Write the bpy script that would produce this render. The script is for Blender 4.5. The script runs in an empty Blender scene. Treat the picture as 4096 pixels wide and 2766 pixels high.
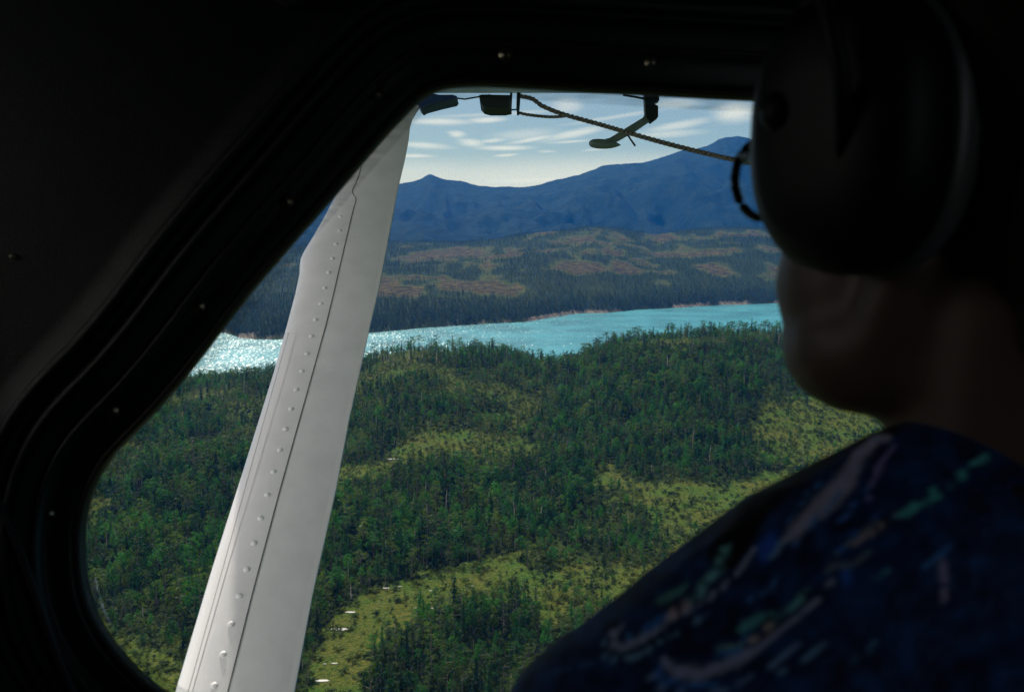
import bpy, bmesh, math, random
import numpy as np
from mathutils import Vector, Matrix
R = math.radians
random.seed(7); RNG = np.random.default_rng(11)
SC = bpy.context.scene; COL = SC.collection

# ------------------------------------------------------------------ camera, sky, sun, exposure
H = 230.0                      # eye height above the water, metres
F = 3982.0                     # focal length in pixels of the 4096 wide photograph
TH = R(7.34)                   # the camera looks down this much
cam_d = bpy.data.cameras.new('camera'); cam = bpy.data.objects.new('camera', cam_d); COL.objects.link(cam)
cam.location = (0, 0, H); cam.rotation_euler = (R(90) - TH, 0, 0)
cam_d.sensor_width = 36.0; cam_d.lens = 35.0; cam_d.clip_start = 0.02; cam_d.clip_end = 60000
cam_d.dof.use_dof = True; cam_d.dof.focus_distance = 4.0; cam_d.dof.aperture_fstop = 10.0
SC.camera = cam
SUN_AZ, SUN_EL = -16.0, 38.0   # azimuth from straight ahead (negative is left), elevation
sun_d = bpy.data.lights.new('sun', 'SUN'); sun = bpy.data.objects.new('sun', sun_d); COL.objects.link(sun)
sun_d.energy = 4.3; sun_d.angle = R(0.53); sun_d.color = (1.0, 0.95, 0.86)
sdir = Vector((math.sin(R(SUN_AZ)) * math.cos(R(SUN_EL)), math.cos(R(SUN_AZ)) * math.cos(R(SUN_EL)), math.sin(R(SUN_EL))))
sun.rotation_euler = sdir.to_track_quat('Z', 'Y').to_euler(); sun.location = (0, 0, H + 40)
W = bpy.data.worlds.new('World'); SC.world = W; W.use_nodes = True
SC.view_settings.view_transform = 'Standard'; SC.view_settings.look = 'None'
SC.view_settings.exposure = 0.68; SC.view_settings.gamma = 1.0; SC.view_settings.use_curve_mapping = False
SC.render.engine = 'CYCLES'
cy = SC.cycles
cy.max_bounces = 8; cy.diffuse_bounces = 4; cy.glossy_bounces = 3; cy.transmission_bounces = 5
cy.transparent_max_bounces = 8; cy.volume_bounces = 0; cy.sample_clamp_indirect = 4.0
cy.use_denoising = True; cy.denoising_prefilter = 'NONE'; cy.sample_clamp_direct = 1.7; cy.caustics_reflective = False; cy.caustics_refractive = False

def build_world():
    nt = W.node_tree; N = nt.nodes; L = nt.links; N.clear()
    out = N.new('ShaderNodeOutputWorld'); bg = N.new('ShaderNodeBackground')
    sky = N.new('ShaderNodeTexSky'); sky.sky_type = 'NISHITA'; sky.sun_disc = False
    sky.sun_elevation = R(SUN_EL); sky.sun_rotation = R(SUN_AZ); sky.air_density = 1.0; sky.dust_density = 0.35; sky.ozone_density = 3.0
    bg.inputs['Strength'].default_value = 0.044
    tc = N.new('ShaderNodeTexCoord'); sep = N.new('ShaderNodeSeparateXYZ'); L.new(tc.outputs['Generated'], sep.inputs[0])
    az = N.new('ShaderNodeMath'); az.operation = 'ARCTAN2'; L.new(sep.outputs['X'], az.inputs[0]); L.new(sep.outputs['Y'], az.inputs[1])
    el = N.new('ShaderNodeMath'); el.operation = 'ARCSINE'; L.new(sep.outputs['Z'], el.inputs[0])
    comb = N.new('ShaderNodeCombineXYZ'); L.new(az.outputs[0], comb.inputs[0]); L.new(el.outputs[0], comb.inputs[1])
    # ragged cloud outlines: bend the direction by stretched noise
    nm = N.new('ShaderNodeMapping'); nm.inputs['Scale'].default_value = (22, 190, 1); L.new(comb.outputs[0], nm.inputs[0])
    no = N.new('ShaderNodeTexNoise'); no.inputs['Scale'].default_value = 1.0; no.inputs['Detail'].default_value = 5; L.new(nm.outputs[0], no.inputs['Vector'])
    sb = N.new('ShaderNodeVectorMath'); sb.operation = 'SUBTRACT'; sb.inputs[1].default_value = (.5, .5, .5); L.new(no.outputs['Color'], sb.inputs[0])
    sc_ = N.new('ShaderNodeVectorMath'); sc_.operation = 'MULTIPLY'; sc_.inputs[1].default_value = (.016, .0022, 0); L.new(sb.outputs[0], sc_.inputs[0])
    ad = N.new('ShaderNodeVectorMath'); ad.operation = 'ADD'; L.new(comb.outputs[0], ad.inputs[0]); L.new(sc_.outputs[0], ad.inputs[1])
    # cloud banks and broad bands of painted low horizon glow: centre and half size in photo pixels (turned into azimuth and elevation), tilt, brightness
    clouds_and_glow = [(1760,487,125,15,0,.75),(1945,480,80,12,3,.8),(1830,537,34,15,-5,.8),(1700,583,110,14,-3,.75),(1660,624,85,8,0,.85),
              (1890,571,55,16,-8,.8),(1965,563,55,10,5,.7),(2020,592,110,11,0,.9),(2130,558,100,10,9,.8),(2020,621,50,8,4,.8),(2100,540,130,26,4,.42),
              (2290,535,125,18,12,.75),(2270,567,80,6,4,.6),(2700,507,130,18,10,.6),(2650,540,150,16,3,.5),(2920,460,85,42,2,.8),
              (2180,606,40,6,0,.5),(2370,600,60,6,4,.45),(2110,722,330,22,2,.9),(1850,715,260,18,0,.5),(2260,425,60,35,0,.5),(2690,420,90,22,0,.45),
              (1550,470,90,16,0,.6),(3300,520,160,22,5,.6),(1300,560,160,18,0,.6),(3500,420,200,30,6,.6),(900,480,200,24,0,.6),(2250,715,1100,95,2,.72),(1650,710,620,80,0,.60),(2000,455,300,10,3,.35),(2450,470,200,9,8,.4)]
    acc = None
    for (u, v, ru, rv, tilt, br) in clouds_and_glow:
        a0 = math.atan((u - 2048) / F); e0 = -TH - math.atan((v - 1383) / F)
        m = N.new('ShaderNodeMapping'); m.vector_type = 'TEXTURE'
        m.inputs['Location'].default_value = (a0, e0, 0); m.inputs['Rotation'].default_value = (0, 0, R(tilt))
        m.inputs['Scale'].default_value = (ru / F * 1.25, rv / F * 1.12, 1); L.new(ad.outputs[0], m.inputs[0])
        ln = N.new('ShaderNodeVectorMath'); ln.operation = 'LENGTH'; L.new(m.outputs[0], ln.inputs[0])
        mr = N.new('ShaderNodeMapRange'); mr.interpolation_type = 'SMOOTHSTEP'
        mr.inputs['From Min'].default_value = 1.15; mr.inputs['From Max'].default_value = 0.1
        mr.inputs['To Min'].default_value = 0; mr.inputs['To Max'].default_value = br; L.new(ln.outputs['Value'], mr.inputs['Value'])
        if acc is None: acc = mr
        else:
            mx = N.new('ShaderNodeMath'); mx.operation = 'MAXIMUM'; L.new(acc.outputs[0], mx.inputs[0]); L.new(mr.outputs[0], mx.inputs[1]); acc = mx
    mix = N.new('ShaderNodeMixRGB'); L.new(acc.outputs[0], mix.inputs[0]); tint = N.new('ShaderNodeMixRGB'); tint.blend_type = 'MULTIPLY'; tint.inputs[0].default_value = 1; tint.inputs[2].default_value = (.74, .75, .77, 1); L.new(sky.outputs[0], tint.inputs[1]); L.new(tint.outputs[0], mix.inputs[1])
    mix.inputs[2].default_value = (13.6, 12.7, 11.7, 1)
    # unseen bright cloud added behind the aircraft to light the strut and cabin
    bk = N.new('ShaderNodeMapRange'); bk.interpolation_type = 'SMOOTHSTEP'; bk.inputs['From Min'].default_value = .05; bk.inputs['From Max'].default_value = -.45; dt = N.new('ShaderNodeVectorMath'); dt.operation = 'DOT_PRODUCT'; dt.inputs[1].default_value = (.6, .8, 0); L.new(tc.outputs['Generated'], dt.inputs[0]); L.new(dt.outputs['Value'], bk.inputs['Value'])
    cn = N.new('ShaderNodeTexNoise'); cn.inputs['Scale'].default_value = 5; cn.inputs['Detail'].default_value = 6; L.new(tc.outputs['Generated'], cn.inputs['Vector'])
    cr = N.new('ShaderNodeMapRange'); cr.inputs['From Min'].default_value = .40; cr.inputs['From Max'].default_value = .56; L.new(cn.outputs['Fac'], cr.inputs['Value'])
    cm = N.new('ShaderNodeMath'); cm.operation = 'MULTIPLY'; L.new(bk.outputs[0], cm.inputs[0]); L.new(cr.outputs[0], cm.inputs[1])
    mb = N.new('ShaderNodeMixRGB'); L.new(cm.outputs[0], mb.inputs[0]); L.new(mix.outputs[0], mb.inputs[1]); mb.inputs[2].default_value = (29, 27, 26.5, 1); mix = mb
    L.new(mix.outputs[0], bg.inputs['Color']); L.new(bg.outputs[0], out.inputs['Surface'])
build_world()

# ------------------------------------------------------------------ helpers
CT, ST = math.cos(TH), math.sin(TH)
def P(u, v, d):
    """point seen at photo pixel (u, v), d metres in front of the eye"""
    x = (u - 2048) / F * d; z = -(v - 1383) / F * d
    return Vector((x, d * CT + z * ST, H - d * ST + z * CT))
def CW(x, y, z):
    """cabin axes (right, forward, up from the eye) to world"""
    return Vector((x, y * CT + z * ST, H - y * ST + z * CT))
def tag(o, label=None, cat=None, group=None, kind=None):
    if label: o['label'] = label
    if cat: o['category'] = cat
    if group: o['group'] = group
    if kind: o['kind'] = kind
    return o
def thing(name, loc, label, cat, group=None):
    o = bpy.data.objects.new(name, None); COL.objects.link(o); o.location = loc; o.empty_display_size = .1
    return tag(o, label, cat, group)
def mesh(name, verts, faces, mat=None, parent=None, smooth=True, origin=None, mats=None):
    me = bpy.data.meshes.new(name)
    # world coordinates of the thing's own origin
    if parent is not None:
        q = parent; base = Vector((0, 0, 0))
        while q is not None: base += q.location; q = q.parent
    else: base = Vector(origin) if origin is not None else Vector((0, 0, 0))
    vs = np.asarray([tuple(v) for v in verts], dtype=np.float64) - np.array(base)
    me.from_pydata(vs.tolist(), [], [tuple(f) for f in faces])
    me.validate(); me.update()
    if smooth: me.polygons.foreach_set('use_smooth', [True] * len(me.polygons))
    o = bpy.data.objects.new(name, me); COL.objects.link(o)
    if parent is not None: o.parent = parent
    else: o.location = base
    for m in (mats or ([mat] if mat else [])): me.materials.append(m)
    return o
def mat(name, col, rough=.6, metal=0, spec=.5):
    m = bpy.data.materials.new(name); m.use_nodes = True; b = m.node_tree.nodes['Principled BSDF']
    b.inputs['Base Color'].default_value = (*col, 1); b.inputs['Roughness'].default_value = rough
    b.inputs['Metallic'].default_value = metal; b.inputs['Specular IOR Level'].default_value = spec
    return m
def noisy(m, scale=20, amt=.25, bump=.0, bscale=None, detail=4, rough_amt=0):
    """uneven tone and a little relief, in object space"""
    nt = m.node_tree; N = nt.nodes; L = nt.links; b = N['Principled BSDF']
    tc = N.new('ShaderNodeTexCoord'); no = N.new('ShaderNodeTexNoise'); no.inputs['Scale'].default_value = scale; no.inputs['Detail'].default_value = detail
    L.new(tc.outputs['Object'], no.inputs['Vector'])
    c = tuple(b.inputs['Base Color'].default_value)
    mr = N.new('ShaderNodeMapRange'); mr.inputs['To Min'].default_value = 1 - amt; mr.inputs['To Max'].default_value = 1 + amt
    mr.inputs['From Min'].default_value = .3; mr.inputs['From Max'].default_value = .7
    L.new(no.outputs['Fac'], mr.inputs['Value'])
    sc = N.new('ShaderNodeVectorMath'); sc.operation = 'SCALE'; sc.inputs[0].default_value = c[:3]; L.new(mr.outputs[0], sc.inputs['Scale'])
    L.new(sc.outputs[0], b.inputs['Base Color'])
    if bump:
        n2 = N.new('ShaderNodeTexNoise'); n2.inputs['Scale'].default_value = bscale or scale * 4; n2.inputs['Detail'].default_value = 4
        L.new(tc.outputs['Object'], n2.inputs['Vector'])
        bp = N.new('ShaderNodeBump'); bp.inputs['Strength'].default_value = bump; bp.inputs['Distance'].default_value = .002
        L.new(n2.outputs['Fac'], bp.inputs['Height']); L.new(bp.outputs[0], b.inputs['Normal'])
    return m

# numpy value noise
def _hash(ix, iy, s):
    h = (ix * 374761393 + iy * 668265263 + s * 1442695041) & 0xFFFFFFFF
    h = ((h ^ (h >> 13)) * 1274126177) & 0xFFFFFFFF
    return ((h ^ (h >> 16)) & 0xFFFFFF) / float(0xFFFFFF)
def vnoise(x, y, s=0):
    x = np.asarray(x, float); y = np.asarray(y, float)
    ix = np.floor(x).astype(np.int64); iy = np.floor(y).astype(np.int64); fx = x - ix; fy = y - iy
    fx = fx * fx * (3 - 2 * fx); fy = fy * fy * (3 - 2 * fy)
    a = _hash(ix, iy, s); b = _hash(ix + 1, iy, s); c = _hash(ix, iy + 1, s); d = _hash(ix + 1, iy + 1, s)
    return (a * (1 - fx) + b * fx) * (1 - fy) + (c * (1 - fx) + d * fx) * fy
def fbm(x, y, o=4, s=0):
    t = 0; a = .5; n = 0
    for k in range(o):
        t = t + a * vnoise(x * 2 ** k + 17.3 * k, y * 2 ** k - 9.1 * k, s + k); n += a; a *= .5
    return t / n
def sstep(a, b, x):
    t = np.clip((x - a) / (b - a), 0, 1); return t * t * (3 - 2 * t)
def inpoly(u, v, poly):
    c = np.zeros(np.shape(u), bool); n = len(poly)
    for i in range(n):
        x1, y1 = poly[i]; x2, y2 = poly[(i + 1) % n]
        if y1 == y2: continue
        c ^= ((y1 > v) != (y2 > v)) & (u < (x2 - x1) * (v - y1) / (y2 - y1) + x1)
    return c

def tube(path, radii, n=5):
    vs = []; fs = []; m = len(path)
    for i, p in enumerate(path):
        p = Vector(p); t = (Vector(path[min(i + 1, m - 1)]) - Vector(path[max(i - 1, 0)])).normalized()
        a = t.orthogonal().normalized(); b = t.cross(a)
        for k in range(n):
            q = 2 * math.pi * k / n; vs.append(p + (a * math.cos(q) + b * math.sin(q)) * radii[i])
    for i in range(m - 1):
        for k in range(n): fs.append((i * n + k, i * n + (k + 1) % n, (i + 1) * n + (k + 1) % n, (i + 1) * n + k))
    fs.append(tuple(range(n))[::-1]); fs.append(tuple((m - 1) * n + k for k in range(n)))
    return vs, fs
def cat_mesh(parts):
    vs = []; fs = []
    for v, f in parts:
        o = len(vs); vs += list(v); fs += [tuple(i + o for i in q) for q in f]
    return vs, fs
# ------------------------------------------------------------------ the land: bog and forest slope, channel, far shore, mountains
def dep(v):  # tangent of the angle below the horizontal for a photo row
    return np.tan(TH + np.arctan((np.asarray(v, float) - 1383) / F))
NEAR_SKY = np.array([(0,1580),(700,1548),(900,1522),(1100,1500),(1300,1490),(1450,1440),(1520,1405),(1650,1378),(1900,1390),(2000,1402),(2150,1432),(2300,1440),(2380,1385),(2500,1348),(2650,1328),(2900,1316),(3100,1310),(3600,1295),(4300,1290)], float)
FAR_SHORE = np.array([(-500,1400),(0,1395),(600,1380),(800,1335),(900,1332),(960,1352),(1050,1358),(1150,1357),(1500,1328),(1800,1303),(2100,1287),(2180,1272),(2300,1254),(2420,1250),(2560,1238),(2700,1231),(2800,1224),(2900,1218),(3120,1211),(3600,1200),(4600,1190)], float)
RIDGE = np.array([(-500,1010),(600,1000),(1150,980),(1560,958),(1700,958),(1850,960),(2000,945),(2150,918),(2300,908),(2350,896),(2450,902),(2550,917),(2620,928),(2750,909),(2850,903),(3050,902),(3600,930),(4600,940)], float)
MOUNT = np.array([(-500,840),(800,850),(1200,800),(1400,770),(1500,742),(1605,736),(1656,728),(1690,716),(1721,698),(1764,714),(1818,718),(1888,738),(1958,746),(2089,750),(2151,742),(2221,722),(2314,699),(2368,676),(2430,660),(2484,658),(2562,649),(2655,622),(2732,598),(2779,595),(2817,583),(2864,556),(2895,546),(2941,546),(3030,570),(3300,640),(4100,700),(4600,720)], float)
YC, YR, YM = 1080.0, 4200.0, 8500.0
def usee(x, Y, z):
    d = Y * CT + (H - z) * ST
    return 2048 + F * x / np.maximum(d, 1), 1383 + F * ((H - z) * CT - Y * ST) / np.maximum(d, 1)
def land(x, Y):
    x = np.asarray(x, float); Y = np.asarray(Y, float)
    u, _ = usee(x, np.maximum(Y, 60), 60.0)
    zc = H - dep(np.interp(u, *NEAR_SKY.T)) * YC - 12
    zb = 36 + (np.clip(Y, 200, 700) - 400) * .018
    near = zb + (zc - zb) * sstep(640, YC, Y) + 5 * (fbm(x / 90, Y / 90, 3, 5) - .5) * (1 - sstep(900, 1060, Y)) + 7 * np.sin(x / 130 + 1) * sstep(300, 450, Y) * (1 - sstep(600, 900, Y))
    near = near + (-6 - near) * sstep(YC + 40, YC + 330, Y)
    ds = H / dep(np.interp(u, *FAR_SHORE.T)) + 26 * (fbm(x / 60, x / 300, 3, 3) - .5)
    zr = H - dep(np.interp(u, *RIDGE.T)) * YR - 13
    t = np.clip((Y - ds) / (YR - ds), 0, 1)
    far = np.where(Y < ds, -6 + 6 * sstep(-60, 0, Y - ds), 3.5 * sstep(0, 22, Y - ds) + 1.0 * (fbm(x / 9, Y / 9, 3, 8) - .3) * sstep(0, 6, Y - ds) + (zr - 3.5) * t ** .9 + 46 * (fbm(x / 420, Y / 420, 4, 21) - .5) * np.sin(np.pi * np.clip(t, 0, 1)))
    far = far + (70 - far) * sstep(YR + 60, YR + 900, Y)
    zm = H - dep(np.interp(u, *MOUNT.T)) * YM
    p = np.clip((Y - 5100) / (YM - 5100), 0, 1)
    rg = 1 - np.abs(2 * fbm(x / 900 + .25 * Y / 900, Y / 1500, 5, 40) - 1)
    rg2 = 1 - np.abs(2 * fbm(x / 230 + Y / 2600, Y / 900, 4, 50) - 1)
    mt = 70 + (zm - 70) * p ** 1.15 + (260 * (rg - .85) + 170 * (rg2 - .85)) * np.sin(np.pi * p ** .9) + 22 * (fbm(x / 130, Y / 130, 4, 60) - .5) * (p > 0) * (p < 1)
    mt = mt + 34 * (fbm(x / 130, Y / 400, 4, 61) - .5) * sstep(.8, 1, p)
    mt = mt + (120 - mt) * sstep(YM + 30, YM + 2300, Y)
    z = np.where(Y < 1500, near, np.where(Y < 5100, far, mt))
    return z
# bog openings and thick stands, outlined where they lie on the slope as the eye sees it
M1 = [(1150,2900),(1230,2740),(1265,2600),(1350,2450),(1480,2350),(1650,2300),(1790,2255),(1960,2215),(2050,2225),(2070,2275),(1960,2330),(1880,2400),(1730,2450),(1570,2500),(1500,2580),(1450,2680),(1400,2900)]
M2 = [(2330,1925),(2440,1880),(2600,1910),(2780,1930),(2900,1935),(3100,1880),(3250,1900),(3100,1985),(2900,2010),(2720,2000),(2560,1960),(2420,1965)]
M3 = [(2050,2215),(2120,2270),(2200,2380),(2260,2440),(2200,2510),(2150,2430),(2080,2330),(2030,2260)]
M4 = [(2550,2000),(3060,1960),(3060,2080),(2920,2200),(2800,2420),(2620,2500),(2600,2380),(2700,2200),(2600,2060)]
M5 = [(1560,1790),(1640,1750),(1840,1715),(1900,1745),(1800,1790),(1640,1850),(1540,1870)]
M6 = [(3080,1640),(3300,1560),(3700,1660),(3700,1900),(3150,1850),(2980,1800)]
M7 = [(380,2900),(300,2500),(420,2480),(560,2560),(800,2650),(800,2900)]
M8 = [(2080,1580),(2160,1555),(2200,1570),(2100,1600)]
M9 = [(1300,1990),(1390,1930),(1400,1980),(1330,2020)]
D1 = [(1400,1960),(1700,1880),(2300,1820),(2400,1900),(2250,2100),(2050,2210),(1700,2270),(1450,2350),(1290,2430),(1300,2100)]
D2 = [(2250,1450),(2500,1400),(3000,1420),(3050,1600),(2950,1800),(2700,1880),(2400,1860),(2200,1700)]
D3 = [(1500,2560),(1700,2470),(1900,2430),(2100,2400),(2200,2520),(2100,2900),(1460,2900)]
D4 = [(380,2100),(600,1850),(1000,1800),(1000,2300),(800,2550),(450,2300)]
def density(x, Y):
    z = land(x, Y); u, v = usee(x, Y, z)
    ju = u + 110 * (fbm(x / 18, Y / 18, 3, 70) - .5) + 70 * (fbm(x / 5, Y / 5, 2, 73) - .5); jv = v + 90 * (fbm(x / 18, Y / 18, 3, 71) - .5) + 60 * (fbm(x / 5, Y / 5, 2, 74) - .5)
    d = .66 + 1.9 * (fbm(x / 55, Y / 55, 4, 72) - .5)
    d = np.clip(d, .22, 1)
    for p in (D1, D2, D3, D4): d = np.where(inpoly(ju, jv, p), np.maximum(d, .62) + .24, d)
    for p, m in ((M3, .10), (M4, .16), (M5, .14), (M6, .24), (M7, .2), (M8, .06), (M9, .1)):
        d = np.where(inpoly(ju, jv, p), m + .5 * np.clip(fbm(x / 25, Y / 25, 3, 75) - .5, 0, 1), d)
    for p in (M1, M2): d = np.where(inpoly(ju, jv, p), .01 + .9 * np.clip(fbm(x / 16, Y / 16, 3, 77) - .56, 0, 1), d)
    return np.where(Y > 900, np.maximum(d, .45), d)
FB = [((1350,1130),(2020,1140),40),((1900,1085),(2450,1065),34),((2380,1075),(2900,1070),26),((1600,1015),(2050,1010),28),((1500,1170),(2100,1165),26),((2250,960),(2700,945),22),((2200,1000),(2500,1010),16),((2600,1020),(3100,1000),18),((2800,945),(3100,935),14),((2150,930),(2330,925),10)]
def far_density(x, Y):
    z = land(x, Y); u, v = usee(x, Y, z); u = u + 120 * (fbm(x / 40, Y / 60, 3, 131) - .5); v = v + 26 * (fbm(x / 30, Y / 50, 3, 132) - .5)
    d = .95 + .5 * (fbm(x / 130, Y / 190, 4, 90) - .5)
    n = fbm(x / 70, Y / 160, 4, 91)
    for (a, b, r) in FB:
        t = np.clip((u - a[0]) / (b[0] - a[0]), 0, 1); cv = a[1] + (b[1] - a[1]) * t
        q = ((v - cv) / r) ** 2 + (np.clip(np.maximum(a[0] - u, u - b[0]), 0, None) / 60) ** 2
        d = np.where(q < 1, d - (1 - q) * 1.15 * np.clip((n - .33) * 3.2, 0, 1), d)
    d = d - .8 * np.clip((n - .60) * 5, 0, 1) * sstep(1180, 1120, v)
    return np.clip(d, .24, 1)

rows = np.concatenate([-np.geomspace(11000, 240, 60), np.arange(-220, 150, 14.0), [150.0]])
ys = [150.0]
while ys[-1] < 11500: ys.append(ys[-1] + max(3.0, .0062 * ys[-1]))
ys = np.concatenate([rows[:-1], np.array(ys)])
ts = np.linspace(-.72, .72, 640)
YY, TT = np.meshgrid(ys, ts, indexing='ij'); XX = TT * (np.abs(YY) + 500)
ZZ = land(XX, YY)
nr, nc = YY.shape
V = np.stack([XX, YY, ZZ], -1).reshape(-1, 3)
idx = np.arange(nr * nc).reshape(nr, nc)
Fq = np.stack([idx[:-1, :-1], idx[:-1, 1:], idx[1:, 1:], idx[1:, :-1]], -1).reshape(-1, 4)
def fast_mesh(name, V, Fq, k=4):
    me = bpy.data.meshes.new(name); me.vertices.add(len(V)); me.vertices.foreach_set('co', np.asarray(V, np.float32).ravel())
    me.loops.add(Fq.size); me.loops.foreach_set('vertex_index', Fq.astype(np.int32).ravel())
    me.polygons.add(len(Fq)); me.polygons.foreach_set('loop_start', np.arange(0, Fq.size, k, dtype=np.int32))
    me.update(calc_edges=True); return me
gm = fast_mesh('ground', V, Fq)
gm.polygons.foreach_set('use_smooth', np.ones(len(Fq), bool))
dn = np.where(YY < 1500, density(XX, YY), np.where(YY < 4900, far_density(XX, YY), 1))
# shore rock: bare band a few metres above the water
ufar, _ = usee(XX, YY, ZZ)
rockn = sstep(.50, .66, fbm(XX / 55, YY / 400, 3, 95) + .1 * ((ufar > 2200) & (ufar < 2420)) + .16 * (ufar > 2880) + .07 * ((ufar > 2560) & (ufar < 2800)) + .12 * (ufar < 1140))
rock = ((YY > 1500) & (YY < 3200) & (ZZ > -1) & (ZZ < 2.6 + 4.5 * rockn)) * (.02 + .98 * rockn)
rock = np.where((YY < 1500) & (ZZ < 2), .6, rock)
rock = np.where(YY < 150, 0, rock)
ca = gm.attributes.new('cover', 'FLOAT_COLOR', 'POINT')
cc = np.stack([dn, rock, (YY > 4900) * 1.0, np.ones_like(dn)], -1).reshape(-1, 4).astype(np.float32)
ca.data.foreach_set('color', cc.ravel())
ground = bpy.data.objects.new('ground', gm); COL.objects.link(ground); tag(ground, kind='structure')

def ground_mat():
    m = bpy.data.materials.new('bog_and_forest_floor'); m.use_nodes = True; nt = m.node_tree; N = nt.nodes; L = nt.links; b = N['Principled BSDF']
    b.inputs['Roughness'].default_value = .95; b.inputs['Specular IOR Level'].default_value = .02
    at = N.new('ShaderNodeAttribute'); at.attribute_name = 'cover'; sp = N.new('ShaderNodeSeparateColor'); L.new(at.outputs['Color'], sp.inputs[0])
    ge = N.new('ShaderNodeNewGeometry')
    def noise(s, d=5, rough=.6):
        n = N.new('ShaderNodeTexNoise'); n.inputs['Scale'].default_value = s; n.inputs['Detail'].default_value = d; n.inputs['Roughness'].default_value = rough
        L.new(ge.outputs['Position'], n.inputs['Vector']); return n
    def ramp(src, cols):
        r = N.new('ShaderNodeValToRGB'); L.new(src, r.inputs[0]); e = r.color_ramp.elements
        e[0].position, e[0].color = cols[0][0], (*cols[0][1], 1); e[1].position, e[1].color = cols[-1][0], (*cols[-1][1], 1)
        for p, c in cols[1:-1]:
            q = e.new(p); q.color = (*c, 1)
        return r
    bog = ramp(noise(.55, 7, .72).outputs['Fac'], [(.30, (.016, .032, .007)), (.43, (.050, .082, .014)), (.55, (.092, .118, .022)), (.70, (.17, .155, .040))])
    bog2 = ramp(noise(.035, 3).outputs['Fac'], [(.35, (.75, 1.05, .9)), (.6, (1.15, .98, 1.0))])
    mul = N.new('ShaderNodeMixRGB'); mul.blend_type = 'MULTIPLY'; mul.inputs[0].default_value = 1; L.new(bog.outputs[0], mul.inputs[1]); L.new(bog2.outputs[0], mul.inputs[2])
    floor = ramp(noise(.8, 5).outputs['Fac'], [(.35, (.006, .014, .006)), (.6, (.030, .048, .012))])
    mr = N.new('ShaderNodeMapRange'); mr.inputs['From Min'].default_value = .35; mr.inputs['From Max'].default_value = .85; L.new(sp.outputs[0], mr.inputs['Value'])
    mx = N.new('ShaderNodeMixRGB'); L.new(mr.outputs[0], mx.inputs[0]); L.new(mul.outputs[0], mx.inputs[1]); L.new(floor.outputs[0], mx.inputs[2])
    # far bog is drier and browner: real heath colour beyond the channel
    sepp = N.new('ShaderNodeSeparateXYZ'); L.new(ge.outputs['Position'], sepp.inputs[0])
    far = N.new('ShaderNodeMath'); far.operation = 'GREATER_THAN'; far.inputs[1].default_value = 1500; L.new(sepp.outputs['Y'], far.inputs[0])
    heath = ramp(noise(.05, 6, .7).outputs['Fac'], [(.38, (.014, .014, .006)), (.52, (.055, .044, .014)), (.70, (.15, .105, .034))])
    mh = N.new('ShaderNodeMapRange'); mh.inputs['From Min'].default_value = .7; mh.inputs['From Max'].default_value = .25; L.new(sp.outputs[0], mh.inputs['Value'])
    mf = N.new('ShaderNodeMath'); mf.operation = 'MULTIPLY'; L.new(far.outputs[0], mf.inputs[0]); L.new(mh.outputs[0], mf.inputs[1])
    m2 = N.new('ShaderNodeMixRGB'); L.new(mf.outputs[0], m2.inputs[0]); L.new(mx.outputs[0], m2.inputs[1]); L.new(heath.outputs[0], m2.inputs[2])
    rk = ramp(noise(.25, 6, .7).outputs['Fac'], [(.35, (.10, .065, .045)), (.5, (.20, .175, .14)), (.65, (.50, .42, .33))])
    m3 = N.new('ShaderNodeMixRGB'); L.new(sp.outputs[1], m3.inputs[0]); L.new(m2.outputs[0], m3.inputs[1]); L.new(rk.outputs[0], m3.inputs[2])
    mo = ramp(noise(.011, 9, .78).outputs['Fac'], [(.38, (.002, .010, .009)), (.5, (.006, .020, .017)), (.6, (.012, .028, .024)), (.72, (.045, .055, .050))])
    m4 = N.new('ShaderNodeMixRGB'); L.new(sp.outputs[2], m4.inputs[0]); L.new(m3.outputs[0], m4.inputs[1]); L.new(mo.outputs[0], m4.inputs[2])
    L.new(m4.outputs[0], b.inputs['Base Color'])
    bn = noise(.9, 5); bp = N.new('ShaderNodeBump'); bp.inputs['Strength'].default_value = 1; bp.inputs['Distance'].default_value = 1.8
    L.new(bn.outputs['Fac'], bp.inputs['Height'])
    bn2 = noise(.03, 8, .8); bp2 = N.new('ShaderNodeBump'); bp2.inputs['Distance'].default_value = 16; L.new(bn2.outputs['Fac'], bp2.inputs['Height']); L.new(sp.outputs[2], bp2.inputs['Strength'])
    L.new(bp.outputs[0], bp2.inputs['Normal']); L.new(bp2.outputs[0], b.inputs['Normal'])
    return m
gm.materials.append(ground_mat())

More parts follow.
